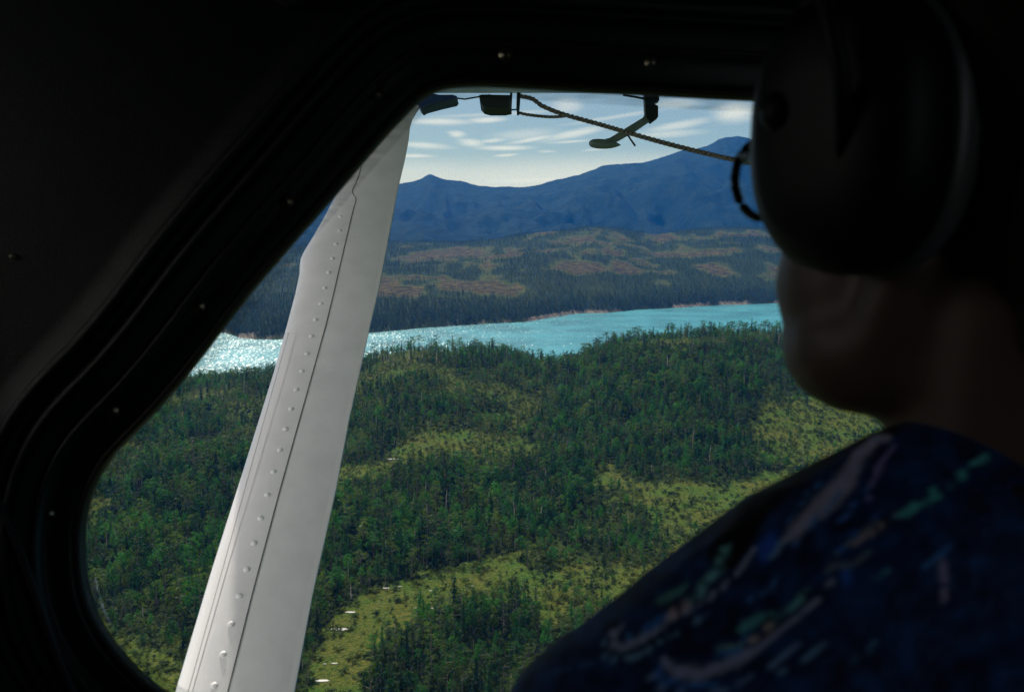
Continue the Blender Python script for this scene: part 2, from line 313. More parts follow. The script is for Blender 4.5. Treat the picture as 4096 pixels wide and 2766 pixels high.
# the channel and the sea around: one sheet at height 0
def water_mat(name='water', deep=(.060, .245, .295)):
    m = bpy.data.materials.new(name); m.use_nodes = True; nt = m.node_tree; N = nt.nodes; L = nt.links; b = N['Principled BSDF']
    b.inputs['Roughness'].default_value = .25; b.inputs['IOR'].default_value = 1.33; b.inputs['Specular IOR Level'].default_value = .20
    ge = N.new('ShaderNodeNewGeometry')
    def vm(op, a_, b_=None):
        q = N.new('ShaderNodeVectorMath'); q.operation = op; L.new(a_, q.inputs[0])
        if b_ is not None:
            if isinstance(b_, tuple): q.inputs[1].default_value = b_
            else: L.new(b_, q.inputs[1])
        return q.outputs[0]
    # wave facets: each patch of ripples leans its own way, so some flash the sun
    tot = None
    for (sx, sy, am, ro) in ((.42, .085, 1.05, -6), (1.3, .25, .75, 9), (.06, .02, .25, -14)):
        mp = N.new('ShaderNodeMapping'); mp.inputs['Scale'].default_value = (sx, sy, 1); mp.inputs['Rotation'].default_value = (0, 0, R(ro)); L.new(ge.outputs['Position'], mp.inputs[0])
        n1 = N.new('ShaderNodeTexNoise'); n1.inputs['Scale'].default_value = 1; n1.inputs['Detail'].default_value = 2; L.new(mp.outputs[0], n1.inputs['Vector'])
        v_ = vm('MULTIPLY', vm('SUBTRACT', n1.outputs['Color'], (.5, .5, .5)), (am * 1.15, am * 1.25, 0))
        tot = v_ if tot is None else vm('ADD', tot, v_)
    # breeze patches where the ripples are higher
    n3 = N.new('ShaderNodeTexNoise'); n3.inputs['Scale'].default_value = .012; n3.inputs['Detail'].default_value = 4
    mp3 = N.new('ShaderNodeMapping'); mp3.inputs['Scale'].default_value = (.5, 1.6, 1); L.new(ge.outputs['Position'], mp3.inputs[0]); L.new(mp3.outputs[0], n3.inputs['Vector'])
    r3 = N.new('ShaderNodeMapRange'); r3.inputs['From Min'].default_value = .35; r3.inputs['From Max'].default_value = .6; r3.inputs['To Min'].default_value = .7; r3.inputs['To Max'].default_value = 1.15
    L.new(n3.outputs['Fac'], r3.inputs['Value'])
    sq = N.new('ShaderNodeVectorMath'); sq.operation = 'SCALE'; L.new(tot, sq.inputs[0]); L.new(r3.outputs[0], sq.inputs['Scale'])
    L.new(vm('NORMALIZE', vm('ADD', sq.outputs[0], (0, 0, 1))), b.inputs['Normal'])
    n2 = N.new('ShaderNodeTexNoise'); n2.inputs['Scale'].default_value = .008; n2.inputs['Detail'].default_value = 3; L.new(ge.outputs['Position'], n2.inputs['Vector'])
    r = N.new('ShaderNodeValToRGB'); L.new(n2.outputs['Fac'], r.inputs[0]); e = r.color_ramp.elements
    e[0].position = .35; e[0].color = (*[c * .75 for c in deep], 1); e[1].position = .65; e[1].color = (*[c * 1.2 for c in deep], 1)
    L.new(r.outputs[0], b.inputs['Base Color'])
    return m
WM = water_mat()
wv = [(-11800, -11500, 0), (11800, -11500, 0), (11800, 11800, 0), (-11800, 11800, 0)]
water = mesh('water', wv, [(0, 1, 2, 3)], WM, smooth=False); tag(water, kind='structure')
# ponds in the bog mirror the bright sky
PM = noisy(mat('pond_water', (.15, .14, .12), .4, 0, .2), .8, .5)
ponds = [(1577,1838,34,7),(1402,2448,28,5),(1362,2517,46,7),(1338,2652,18,6),(1290,2722,34,8),(1730,2362,20,5),(1727,2432,24,6),(1660,2430,10,4),(1890,2343,8,4),(1545,2352,22,4),(1880,2316,6,3),(1600,2345,12,3),(1300,2655,8,4)]
for (u, v, ru, rv) in ponds:
    # find where the sight line meets the slope
    d = np.linspace(250, 1200, 4000); px = (u - 2048) / F * d; pz = -(v - 1383) / F * d
    wy = d * CT + pz * ST; wz = H - d * ST + pz * CT
    k = int(np.argmax(wz < land(px, wy))); cx, cyy = px[k], wy[k]; D = d[k]
    rx = ru * .75 / F * D; ry = rx * .34; n = 26; zz = []
    ring = []
    for i in range(n):
        a = 2 * math.pi * i / n; q = .75 + .5 * float(vnoise(math.cos(a) * 2 + u, math.sin(a) * 2 + v, 3))
        ring.append((cx + rx * q * math.cos(a), cyy + ry * q * math.sin(a)))
    rr = np.array(ring); lev = float(np.max(land(rr[:, 0], rr[:, 1]))) + .15
    vs = [(a, b_, lev) for a, b_ in ring] + [(a * 1.0 + (a - cx) * .12, b_ + (b_ - cyy) * .12, lev - 1.6) for a, b_ in ring]
    fs = [tuple(range(n))] + [(i, n + i, n + (i + 1) % n, (i + 1) % n) for i in range(n)]
    po = mesh('pond', vs, fs, PM, smooth=False, origin=(cx, cyy, lev)); tag(po, kind='structure')
# ------------------------------------------------------------------ trees
def foliage_mat(name, c1, c2, trans=.42):
    m = bpy.data.materials.new(name); m.use_nodes = True; nt = m.node_tree; N = nt.nodes; L = nt.links; N.clear()
    out = N.new('ShaderNodeOutputMaterial'); di = N.new('ShaderNodeBsdfPrincipled'); tr = N.new('ShaderNodeBsdfTranslucent'); mx = N.new('ShaderNodeMixShader')
    di.inputs['Roughness'].default_value = .55; di.inputs['Specular IOR Level'].default_value = .03
    oi = N.new('ShaderNodeObjectInfo'); ge = N.new('ShaderNodeNewGeometry'); no = N.new('ShaderNodeTexNoise'); no.inputs['Scale'].default_value = .9; no.inputs['Detail'].default_value = 3
    L.new(ge.outputs['Position'], no.inputs['Vector'])
    np_ = N.new('ShaderNodeTexNoise'); np_.inputs['Scale'].default_value = .035; np_.inputs['Detail'].default_value = 4; L.new(ge.outputs['Position'], np_.inputs['Vector'])
    ad = N.new('ShaderNodeMath'); ad.operation = 'MULTIPLY_ADD'; ad.inputs[1].default_value = .75; L.new(oi.outputs['Random'], ad.inputs[0])
    sb = N.new('ShaderNodeMath'); sb.operation = 'MULTIPLY_ADD'; sb.inputs[1].default_value = 1.1; sb.inputs[2].default_value = -1.60; L.new(no.outputs['Fac'], sb.inputs[0])
    pa = N.new('ShaderNodeMath'); pa.operation = 'MULTIPLY_ADD'; pa.inputs[1].default_value = 2.3; L.new(np_.outputs['Fac'], pa.inputs[0]); L.new(sb.outputs[0], pa.inputs[2]); L.new(pa.outputs[0], ad.inputs[2])
    r = N.new('ShaderNodeValToRGB'); L.new(ad.outputs[0], r.inputs[0]); e = r.color_ramp.elements
    e[0].position = .05; e[0].color = (*c1, 1); e[1].position = .95; e[1].color = (*c2, 1)
    L.new(r.outputs[0], di.inputs['Base Color'])
    g = N.new('ShaderNodeMixRGB'); g.blend_type = 'MULTIPLY'; g.inputs[0].default_value = 1; g.inputs[2].default_value = (1.3, 1.5, .6, 1); L.new(r.outputs[0], g.inputs[1]); L.new(g.outputs[0], tr.inputs['Color'])
    mx.inputs[0].default_value = trans; L.new(di.outputs[0], mx.inputs[1]); L.new(tr.outputs[0], mx.inputs[2]); L.new(mx.outputs[0], out.inputs['Surface'])
    return m
G_DARK = foliage_mat('spruce_needles', (.003, .016, .007), (.026, .095, .022))
G_MID = foliage_mat('hemlock_needles', (.004, .024, .008), (.042, .150, .026))
G_PINE = foliage_mat('pine_needles', (.007, .022, .006), (.085, .130, .022))
G_BUSH = foliage_mat('bush_leaves', (.012, .034, .007), (.120, .155, .028))
BARK = noisy(mat('bark', (.10, .085, .07), .9), 3, .4)
DEAD = noisy(mat('weathered_wood', (.34, .31, .27), .9), 3, .35)

def blades(cents, sizes, normals, rnd):
    """little leaf-spray faces"""
    vs = []; fs = []
    for c, s, nrm in zip(cents, sizes, normals):
        n = Vector(nrm).normalized(); a = n.orthogonal(); a.rotate(Matrix.Rotation(rnd.uniform(0, 6.28), 3, n)); a.normalize(); b = n.cross(a)
        c = Vector(c); k = len(vs)
        vs += [c + a * s * .9, c + b * s * .42, c - a * s * .55, c - b * s * .48]; fs.append((k, k + 1, k + 2, k + 3))
    return vs, fs
def spruce(seed, Ht=12, Rm=2.2, whorls=26, per=6, base=.10, droop=.35, ragged=.35):
    r = random.Random(seed); C = []; S = []; Nn = []; limbs = []
    for w in range(whorls):
        t = base + (1 - base) * (w + r.random() * .6) / whorls; z = t * Ht
        rad = Rm * ((1 - t) ** .75) * (1 if t > base + .08 else .75) + .12
        for k in range(per):
            if r.random() < .12: continue
            a = r.uniform(0, 6.28); L_ = rad * r.uniform(1 - ragged, 1 + ragged * .5)
            segs = 1 + int(L_ / .55)
            for q in range(segs):
                f = (q + .6) / segs; d = L_ * f
                C.append((d * math.cos(a), d * math.sin(a), z - droop * d * f + r.uniform(-.12, .12)))
                S.append(r.uniform(.34, .58) * (.75 + .4 * (1 - t))); Nn.append((math.cos(a) * .5 + r.uniform(-.5, .5), math.sin(a) * .5 + r.uniform(-.5, .5), r.uniform(.2, 1.0)))
    C.append((0, 0, Ht)); S.append(.4); Nn.append((1, 0, .1)); C.append((0, 0, Ht - .3)); S.append(.4); Nn.append((0, 1, .1))
    crown = blades(C, S, Nn, r)
    trunk = tube([(0, 0, -1), (.05, .02, Ht * .5), (0, 0, Ht * .97)], [Ht * .016, Ht * .010, .02], 5)
    return crown, trunk
def pine(seed, Ht=11, clumps=11, low=.45, spread=2.1, cs=1.0, lean=.5):
    r = random.Random(seed); C = []; S = []; Nn = []; parts = []
    lx, ly = r.uniform(-lean, lean), r.uniform(-lean, lean)
    def at(t): return (lx * t * t, ly * t * t, Ht * t)
    parts.append(tube([(0, 0, -1), at(.4), at(.75), at(.97)], [Ht * .018, Ht * .013, Ht * .007, .03], 5))
    for c in range(clumps):
        t = low + (1 - low) * (c + .5) / clumps; a = r.uniform(0, 6.28); d = spread * r.uniform(.3, 1) * (1.1 - .75 * max(0, t - .5) * 1.7)
        b = at(t); p = (b[0] + d * math.cos(a), b[1] + d * math.sin(a), b[2] + r.uniform(-.1, .5))
        parts.append(tube([b, p], [.07, .03], 3))
        rad = cs * r.uniform(.7, 1.25)
        for k in range(int(22 * rad)):
            v = Vector((r.gauss(0, 1), r.gauss(0, 1), r.gauss(0, .6))).normalized() * rad * r.uniform(.45, 1.0); v.z *= .55
            C.append((p[0] + v.x, p[1] + v.y, p[2] + v.z)); S.append(r.uniform(.26, .46)); Nn.append((v.x + r.uniform(-.4, .4), v.y + r.uniform(-.4, .4), v.z + .5))
    return blades(C, S, Nn, r), cat_mesh(parts)
def round_tree(seed, Ht=9, Rm=2.2, n=420):
    r = random.Random(seed); C = []; S = []; Nn = []; lob = [(r.uniform(-.5, .5) * Rm, r.uniform(-.5, .5) * Rm, Ht * r.uniform(.35, .8), Rm * r.uniform(.45, .75)) for _ in range(7)] + [(0, 0, Ht * .88, Rm * .4)]
    for k in range(n):
        lx, ly, lz, lr = r.choice(lob); v = Vector((r.gauss(0, 1), r.gauss(0, 1), r.gauss(0, 1))).normalized() * lr * r.uniform(.6, 1.05)
        C.append((lx + v.x, ly + v.y, min(lz + v.z * 1.1, Ht))); S.append(r.uniform(.28, .5)); Nn.append((v.x + r.uniform(-.6, .6), v.y + r.uniform(-.6, .6), v.z + .3))
    tr = [tube([(0, 0, -.6), (0, 0, Ht * .75)], [.16, .05], 5)] + [tube([(0, 0, Ht * .3), (lx, ly, lz)], [.07, .03], 3) for lx, ly, lz, _ in lob[:5]]
    return blades(C, S, Nn, r), cat_mesh(tr)
def shrub(seed, n=150):
    r = random.Random(seed); C = []; S = []; Nn = []
    lob = [(r.uniform(-1.1, 1.1), r.uniform(-1.1, 1.1), r.uniform(.4, 1.1), r.uniform(.5, .9)) for _ in range(5)]
    for k in range(n):
        lx, ly, lz, lr = r.choice(lob); v = Vector((r.gauss(0, 1), r.gauss(0, 1), abs(r.gauss(0, .8)))).normalized() * lr * r.uniform(.6, 1)
        C.append((lx + v.x, ly + v.y, lz + v.z * .8)); S.append(r.uniform(.22, .38)); Nn.append((v.x, v.y, v.z + .4))
    return blades(C, S, Nn, r), cat_mesh([tube([(0, 0, -.3), (lx, ly, lz)], [.06, .02], 3) for lx, ly, lz, _ in lob])
def snag(seed, Ht=9):
    r = random.Random(seed); parts = [tube([(0, 0, -1), (r.uniform(-.2, .2), r.uniform(-.2, .2), Ht * .5), (r.uniform(-.4, .4), r.uniform(-.4, .4), Ht)], [.22, .15, .04], 5)]
    br = []
    for k in range(12):
        z = Ht * r.uniform(.3, .95); a = r.uniform(0, 6.28); l = r.uniform(.4, 1.6) * (1.15 - z / Ht)
        br.append(tube([(0, 0, z), (l * math.cos(a), l * math.sin(a), z + r.uniform(-.2, .4) * l)], [.05, .02], 3))
    return cat_mesh(br), cat_mesh(parts)

SP = 'spruce_tree'; PI_ = 'pine_tree'; HE = 'cedar_tree'; SH = 'bush'; SN = 'dead_tree'
KINDS = []   # name, category, height, crown mesh, trunk mesh, crown material, trunk material, label
def kind(name, cat, ht, g, cm, tm, label):
    (cv, cf), (tv, tf) = g
    a = fast_mesh_py(name + '_crown', cv, cf, cm); b = fast_mesh_py(name + '_trunk', tv, tf, tm)
    KINDS.append((name, cat, ht, a, b, label))
def fast_mesh_py(n, v, f, m):
    me = bpy.data.meshes.new(n); me.from_pydata([tuple(p) for p in v], [], f); me.update(); me.materials.append(m); return me
GRP = 'trees of the bog forest on the near slope'
kind(SP, 'spruce', 12, spruce(1), G_DARK, BARK, 'dark green spire shaped spruce in the near forest below the aircraft')
kind(SP, 'spruce', 12, spruce(2, Rm=1.6, whorls=30, ragged=.5), G_DARK, BARK, 'narrow ragged dark spruce in the near forest below the aircraft')
kind(SP, 'spruce', 12, spruce(3, Rm=3.0, whorls=22, per=7, ragged=.45, base=.2), G_MID, BARK, 'broad bright green hemlock in the near forest below the aircraft')
kind(PI_, 'pine', 11, pine(4), G_PINE, BARK, 'olive green pine with clumped open crown on the near slope')
kind(PI_, 'pine', 11, pine(5, clumps=8, low=.6, spread=2.4, cs=1.15), G_MID, BARK, 'flat topped green pine on a bare stem on the near slope')
kind(PI_, 'pine', 10, pine(6, clumps=12, low=.25, spread=1.3, cs=.75, Ht=10), G_PINE, BARK, 'thin scraggly olive pine on the near bog slope')
kind(HE, 'cedar', 9, round_tree(7), G_MID, BARK, 'rounded bushy green cedar on the near slope')
kind(HE, 'cedar', 9, round_tree(8, Rm=1.7), G_PINE, BARK, 'rounded yellow green cedar on the near slope')
kind(SN, 'dead tree', 9, snag(9), DEAD, DEAD, 'bare grey dead trunk standing among green trees')
kind(SH, 'bush', 1.8, shrub(10), G_BUSH, BARK, 'low olive bush growing in the bog')
kind(SH, 'bush', 1.8, shrub(11), G_PINE, BARK, 'low dark green bush growing in the bog')

kind(PI_, 'pine', 12, pine(12, Ht=12, clumps=15, low=.3, spread=2.9, cs=1.05, lean=1.1), G_PINE, BARK, '')
kind(HE, 'cedar', 10, round_tree(13, Ht=10, Rm=2.9, n=520), G_MID, BARK, '')
kind(SP, 'spruce', 11, spruce(14, Ht=11, Rm=2.4, whorls=15, per=5, base=.28, droop=.15, ragged=.85), G_DARK, BARK, '')
# where they stand: jittered grid, thinned by the density of the stands
def scatter(y0, y1, tl, step, dens, seed):
    rg = np.random.default_rng(seed)
    w = (y1 + 50) * tl
    gx, gy = np.meshgrid(np.arange(-w, w, step), np.arange(y0, y1, step))
    gx = gx + rg.uniform(-.5, .5, gx.shape) * step; gy = gy + rg.uniform(-.5, .5, gx.shape) * step
    gx, gy = gx.ravel(), gy.ravel(); k = np.abs(gx) < (gy + 50) * tl; gx, gy = gx[k], gy[k]
    d = dens(gx, gy); z = land(gx, gy); k = (rg.random(len(gx)) < d) & (z > 1.2)
    return gx[k], gy[k], z[k], d[k], rg
tx, ty, tz, td, rg = scatter(300, 1290, .60, 4.7, density, 5)
n = len(tx); rnd = rg.random(n)
uu, vv = usee(tx, ty, tz)
hill = inpoly(uu, vv, D2) | inpoly(uu, vv, D1) | inpoly(uu, vv, D4) | inpoly(uu, vv, D3)
ki = np.zeros(n, int)
p_open = np.array([.02, .03, .03, .19, .12, .18, .12, .16, .03, .07, .05, .10, .05, .04]); p_dense = np.array([.05, .05, .10, .15, .19, .10, .19, .12, .03, .0, .0, .14, .12, .14])
mixw = np.clip((td - .3) / .5, 0, 1)[:, None]; pw = p_open * (1 - mixw) + p_dense * mixw
cw = np.cumsum(pw / pw.sum(1, keepdims=True), 1); ki = (rnd[:, None] > cw).sum(1).clip(0, 13)
hm = np.array([k[2] for k in KINDS])
tall = .40 + .46 * np.clip(td, 0, 1) + .22 * hill
grow = .78 + .75 * (fbm(tx / 38, ty / 38, 3, 120) - .28); sc = tall * grow * rg.uniform(.5, 1.45, n) * np.where(rg.random(n) < .10, 1.35, 1.0); sc = np.where((ki == 9) | (ki == 10), rg.uniform(.6, 1.3, n), sc)
edge = (ty > 1030) & (rg.random(n) < .16); ki = np.where(edge, rg.choice([3, 4, 5, 8, 1, 4], n), ki); sc = np.where(edge, rg.uniform(1.05, 1.65, n), sc)
# low bushes in the openings
bx, by, bz, bd, rg2 = scatter(300, 1060, .60, 3.1, lambda x, y: np.where(density(x, y) < .15, .20, np.where(density(x, y) < .46, .42, .66)), 6)
bk = rg2.integers(9, 11, len(bx)); bs = rg2.uniform(.4, 1.5, len(bx)) * np.where(bd < .15, .55, 1.0)
tx = np.concatenate([tx, bx]); ty = np.concatenate([ty, by]); tz = np.concatenate([tz, bz]); ki = np.concatenate([ki, bk]); sc = np.concatenate([sc, bs])
n = len(tx); rot = rg.uniform(0, 6.28, n); wide = rg.uniform(.8, 1.55, n)
ht = hm[ki] * sc; dist = np.sqrt(tx ** 2 + ty ** 2 + (H - tz) ** 2)
uu, vv = usee(tx, ty, tz + ht * .5)
CLEAR1 = [(330,2110),(780,1460),(960,1500),(1090,1500),(700,2766),(610,2750),(350,2420)]
CLEAR2 = [(1400,1380),(3140,1300),(3160,1500),(3560,1660),(3300,1760),(2700,2240),(2220,2560),(2100,2766),(1190,2766)]
vis = inpoly(uu, vv, CLEAR1) | inpoly(uu, vv, CLEAR2)
score = np.where(vis, ht / dist, 0); order = np.argsort(-score); sel = order[:300]; rest = np.setdiff1d(np.arange(n), sel)
print('near trees', n, 'rest', len(rest))
SHORT = ['dark spire spruce', 'narrow ragged spruce', 'broad green hemlock', 'clumped olive pine', 'flat topped pine', 'thin scraggly pine', 'round green cedar', 'round yellowish cedar', 'bare dead trunk', 'low olive bush', 'low dark bush', 'leaning spreading pine', 'big round cedar', 'gappy ragged spruce']
ONES = 'first second third fourth fifth sixth seventh eighth ninth tenth eleventh twelfth thirteenth fourteenth fifteenth sixteenth seventeenth eighteenth nineteenth'.split()
TENS = {2: ('twentieth', 'twenty'), 3: ('thirtieth', 'thirty'), 4: ('fortieth', 'forty'), 5: ('fiftieth', 'fifty'), 6: ('sixtieth', 'sixty'), 7: ('seventieth', 'seventy'), 8: ('eightieth', 'eighty'), 9: ('ninetieth', 'ninety')}
def ordinal(i):
    if i < 20: return ONES[i - 1]
    return TENS[i // 10][0] if i % 10 == 0 else TENS[i // 10][1] + '-' + ONES[i % 10 - 1]
def where_(j):
    u_, v_ = float(uu[j]), float(vv[j])
    if inpoly(np.array([u_]), np.array([v_]), CLEAR1)[0]: return 'left of the strut'
    if u_ < 1500: return 'just right of the strut'
    if v_ > 2420: return 'at the bottom edge'
    return 'above the shoulder'
protos = {}; bins = {}
for j in sel: bins.setdefault((int(ki[j]), where_(j)), []).append(int(j))
for (k, wh), js in bins.items():
    name, catg, h0, cm_, tm_, lab = KINDS[k]
    js.sort(key=lambda q: uu[q])
    for i_, j in enumerate(js):
        lb = SHORT[k] + ', ' + (ordinal(i_ + 1) + ' from the left among the nearest ones ' + wh if len(js) > 1 else 'the only one among the nearest trees ' + wh)
        t = thing(name, (float(tx[j]), float(ty[j]), float(tz[j])), lb, catg, SHORT[k] + 's on the near slope')
        t.rotation_euler = (0, 0, float(rot[j])); t.scale = (float(sc[j] * wide[j]), float(sc[j] * wide[j]), float(sc[j]))
        c = bpy.data.objects.new('branches' if name == SN else ('leaves' if name == SH else 'crown'), cm_); tr = bpy.data.objects.new('stem' if name == SH else 'trunk', tm_)
        for o in (c, tr): COL.objects.link(o); o.parent = t
        protos.setdefault(k, (c, tr))
for k in range(len(KINDS)):   # any kind without a large individual: take the meshes from unlinked sources
    if k not in protos:
        protos[k] = (bpy.data.objects.new('crown', KINDS[k][3]), bpy.data.objects.new('trunk', KINDS[k][4]))

def forest(name, xs, ys_, zs, ks, scs, rots, pr, label, cat, wd):
    me = bpy.data.meshes.new(name); me.vertices.add(len(xs)); me.vertices.foreach_set('co', np.stack([xs, ys_, zs], -1).astype(np.float32).ravel())
    for nm, arr, ty_ in (('pick', ks, 'INT'), ('size', scs, 'FLOAT'), ('turn', rots, 'FLOAT'), ('width', scs * wd, 'FLOAT')):
        a = me.attributes.new(nm, ty_, 'POINT'); a.data.foreach_set('value', np.asarray(arr, np.int32 if ty_ == 'INT' else np.float32))
    o = bpy.data.objects.new(name, me); COL.objects.link(o); tag(o, label, cat, None, 'stuff')
    g = bpy.data.node_groups.new(name + '_nodes', 'GeometryNodeTree'); g.interface.new_socket('Geometry', in_out='INPUT', socket_type='NodeSocketGeometry'); g.interface.new_socket('Geometry', in_out='OUTPUT', socket_type='NodeSocketGeometry')
    N = g.nodes; L = g.links; gi = N.new('NodeGroupInput'); go = N.new('NodeGroupOutput'); iop = N.new('GeometryNodeInstanceOnPoints')
    jn = N.new('GeometryNodeJoinGeometry')
    for k in sorted(pr, reverse=True):
        jj = N.new('GeometryNodeJoinGeometry')
        for ob in pr[k]:
            oi = N.new('GeometryNodeObjectInfo'); oi.inputs['Object'].default_value = ob; oi.transform_space = 'ORIGINAL'; L.new(oi.outputs['Geometry'], jj.inputs[0])
        ti = N.new('GeometryNodeGeometryToInstance'); L.new(jj.outputs[0], ti.inputs[0]); L.new(ti.outputs[0], jn.inputs[0])
    def attr(nm, t):
        a = N.new('GeometryNodeInputNamedAttribute'); a.data_type = t; a.inputs['Name'].default_value = nm; return a.outputs[0]
    cx = N.new('ShaderNodeCombineXYZ'); L.new(attr('turn', 'FLOAT'), cx.inputs[2])
    L.new(gi.outputs[0], iop.inputs['Points']); L.new(jn.outputs[0], iop.inputs['Instance']); iop.inputs['Pick Instance'].default_value = True
    L.new(attr('pick', 'INT'), iop.inputs['Instance Index'])
    e2r = N.new('FunctionNodeEulerToRotation'); L.new(cx.outputs[0], e2r.inputs[0]); L.new(e2r.outputs[0], iop.inputs['Rotation'])
    sx = N.new('ShaderNodeCombineXYZ'); s_ = attr('size', 'FLOAT'); w_ = attr('width', 'FLOAT'); L.new(w_, sx.inputs[0]); L.new(w_, sx.inputs[1]); L.new(s_, sx.inputs[2]); L.new(sx.outputs[0], iop.inputs['Scale'])
    L.new(iop.outputs[0], go.inputs[0]); m = o.modifiers.new('trees', 'NODES'); m.node_group = g
    return o
forest('near_forest', tx[rest], ty[rest], tz[rest], ki[rest], sc[rest], rot[rest], protos, 'mixed green forest and bog scrub covering the slope between aircraft and channel', 'forest', wide[rest])

# the far shore: simpler conifers, tens of thousands
FKM = [spruce(31, Ht=15, Rm=2.6, whorls=9, per=5, base=.05, ragged=.3), spruce(32, Ht=15, Rm=2.0, whorls=10, per=4, base=.1, ragged=.5), pine(33, Ht=11, clumps=5, low=.3, spread=1.6, cs=1.2)]
for g_ in FKM[:2]:   # bigger sprays, fewer of them
    (cv, cf), _ = g_
    for i in range(0, len(cv), 4):
        c = sum((Vector(q) for q in cv[i:i + 4]), Vector()) / 4
        for q in range(4): cv[i + q] = c + (Vector(cv[i + q]) - c) * 1.9
FF = foliage_mat('far_conifer_needles', (.004, .018, .009), (.020, .055, .020))
FF2 = foliage_mat('far_pine_needles', (.008, .018, .007), (.045, .055, .020))
fpr = {}
for k, (g_, m_) in enumerate(zip(FKM, (FF, FF, FF2))):
    (cv, cf), (tv, tf) = g_
    fpr[k] = (bpy.data.objects.new('crown', fast_mesh_py('far_crown', cv, cf, m_)), bpy.data.objects.new('trunk', fast_mesh_py('far_trunk', tv, tf, BARK)))
ax, ay, az_, ad_, rg3 = scatter(1850, 4330, .56, 10.5, far_density, 8)
k = az_ > 3.0; ax, ay, az_, ad_ = ax[k], ay[k], az_[k], ad_[k]
# thicker belt along the shore
ex, ey, ez, ed, rg4 = scatter(1850, 3300, .56, 6.5, lambda x, y: (np.clip((34 - land(x, y)) / 20, 0, 1) * .9), 9)
k = ez > 3.4; ex, ey, ez = ex[k], ey[k], ez[k]
fx = np.concatenate([ax, ex]); fy = np.concatenate([ay, ey]); fz = np.concatenate([az_, ez]); fd = np.concatenate([ad_, np.ones(len(ex))])
nf = len(fx); fk = np.where(rg3.random(nf) < .62 * fd, rg3.integers(0, 2, nf), 2); fs_ = (.42 + .44 * fd) * rg3.uniform(.6, 1.25, nf); fs_ = np.where(fz < 14, fs_ * 1.15, fs_)
print('far trees', nf)
forest('far_forest', fx, fy, fz - .3, fk, fs_, rg3.uniform(0, 6.28, nf), fpr, 'dark conifer forest and brown heath on the far side of the channel', 'forest', rg3.uniform(.8, 1.5, nf))
# ------------------------------------------------------------------ the aircraft round the eye (built in cabin axes)
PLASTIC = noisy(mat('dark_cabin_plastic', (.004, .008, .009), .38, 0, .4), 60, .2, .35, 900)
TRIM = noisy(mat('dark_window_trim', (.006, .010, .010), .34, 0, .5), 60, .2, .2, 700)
SKIN = noisy(mat('white_aircraft_paint', (.84, .83, .82), .32, 0, .5), 6, .06)
STRUTM = mat('strut_paint', (.89, .86, .89), .38, 0, .45)
SEAMM = mat('seam_sealant', (.045, .05, .045), .8)
STEEL = mat('brushed_steel', (.42, .40, .36), .35, .9)
DARKM = mat('dark_metal', (.02, .028, .035), .5, .3)
BLUEM = mat('blue_paint', (.02, .05, .16), .4)
ROPEM = noisy(mat('weathered_rope', (.17, .15, .135), .9), 300, .35, .5, 1500)
GREYM = noisy(mat('grey_paint', (.20, .23, .22), .5), 20, .15)
def strut_dirt():
    nt = STRUTM.node_tree; N = nt.nodes; L = nt.links; b = N['Principled BSDF']
    tc = N.new('ShaderNodeTexCoord')
    def noise(s, d, sc=(1, 1, 1)):
        mp = N.new('ShaderNodeMapping'); mp.inputs['Scale'].default_value = sc; L.new(tc.outputs['Object'], mp.inputs[0])
        n = N.new('ShaderNodeTexNoise'); n.inputs['Scale'].default_value = s; n.inputs['Detail'].default_value = d; L.new(mp.outputs[0], n.inputs['Vector']); return n
    a = noise(22, 6, (1, 1, .3)); r = N.new('ShaderNodeMapRange'); r.inputs['From Min'].default_value = .35; r.inputs['From Max'].default_value = .7; r.inputs['To Min'].default_value = 1.02; r.inputs['To Max'].default_value = .93
    L.new(a.outputs['Fac'], r.inputs['Value'])
    f = noise(420, 2); r2 = N.new('ShaderNodeMapRange'); r2.inputs['From Min'].default_value = .72; r2.inputs['From Max'].default_value = .80; r2.inputs['To Min'].default_value = 1; r2.inputs['To Max'].default_value = .72
    L.new(f.outputs['Fac'], r2.inputs['Value'])
    g = noise(1400, 2); r3 = N.new('ShaderNodeMapRange'); r3.inputs['From Min'].default_value = .3; r3.inputs['From Max'].default_value = .7; r3.inputs['To Min'].default_value = .95; r3.inputs['To Max'].default_value = 1.05
    L.new(g.outputs['Fac'], r3.inputs['Value'])
    m = N.new('ShaderNodeMath'); m.operation = 'MULTIPLY'; L.new(r.outputs[0], m.inputs[0]); L.new(r2.outputs[0], m.inputs[1])
    m2 = N.new('ShaderNodeMath'); m2.operation = 'MULTIPLY'; L.new(m.outputs[0], m2.inputs[0]); L.new(r3.outputs[0], m2.inputs[1])
    s = N.new('ShaderNodeVectorMath'); s.operation = 'SCALE'; s.inputs[0].default_value = (.89, .86, .89); L.new(m2.outputs[0], s.inputs['Scale']); L.new(s.outputs[0], b.inputs['Base Color'])
strut_dirt()

plane = thing('seaplane', P(2048, 1383, .9), 'small seaplane seen from inside, dark cabin wall, slanted window, white strut and wing', 'seaplane')

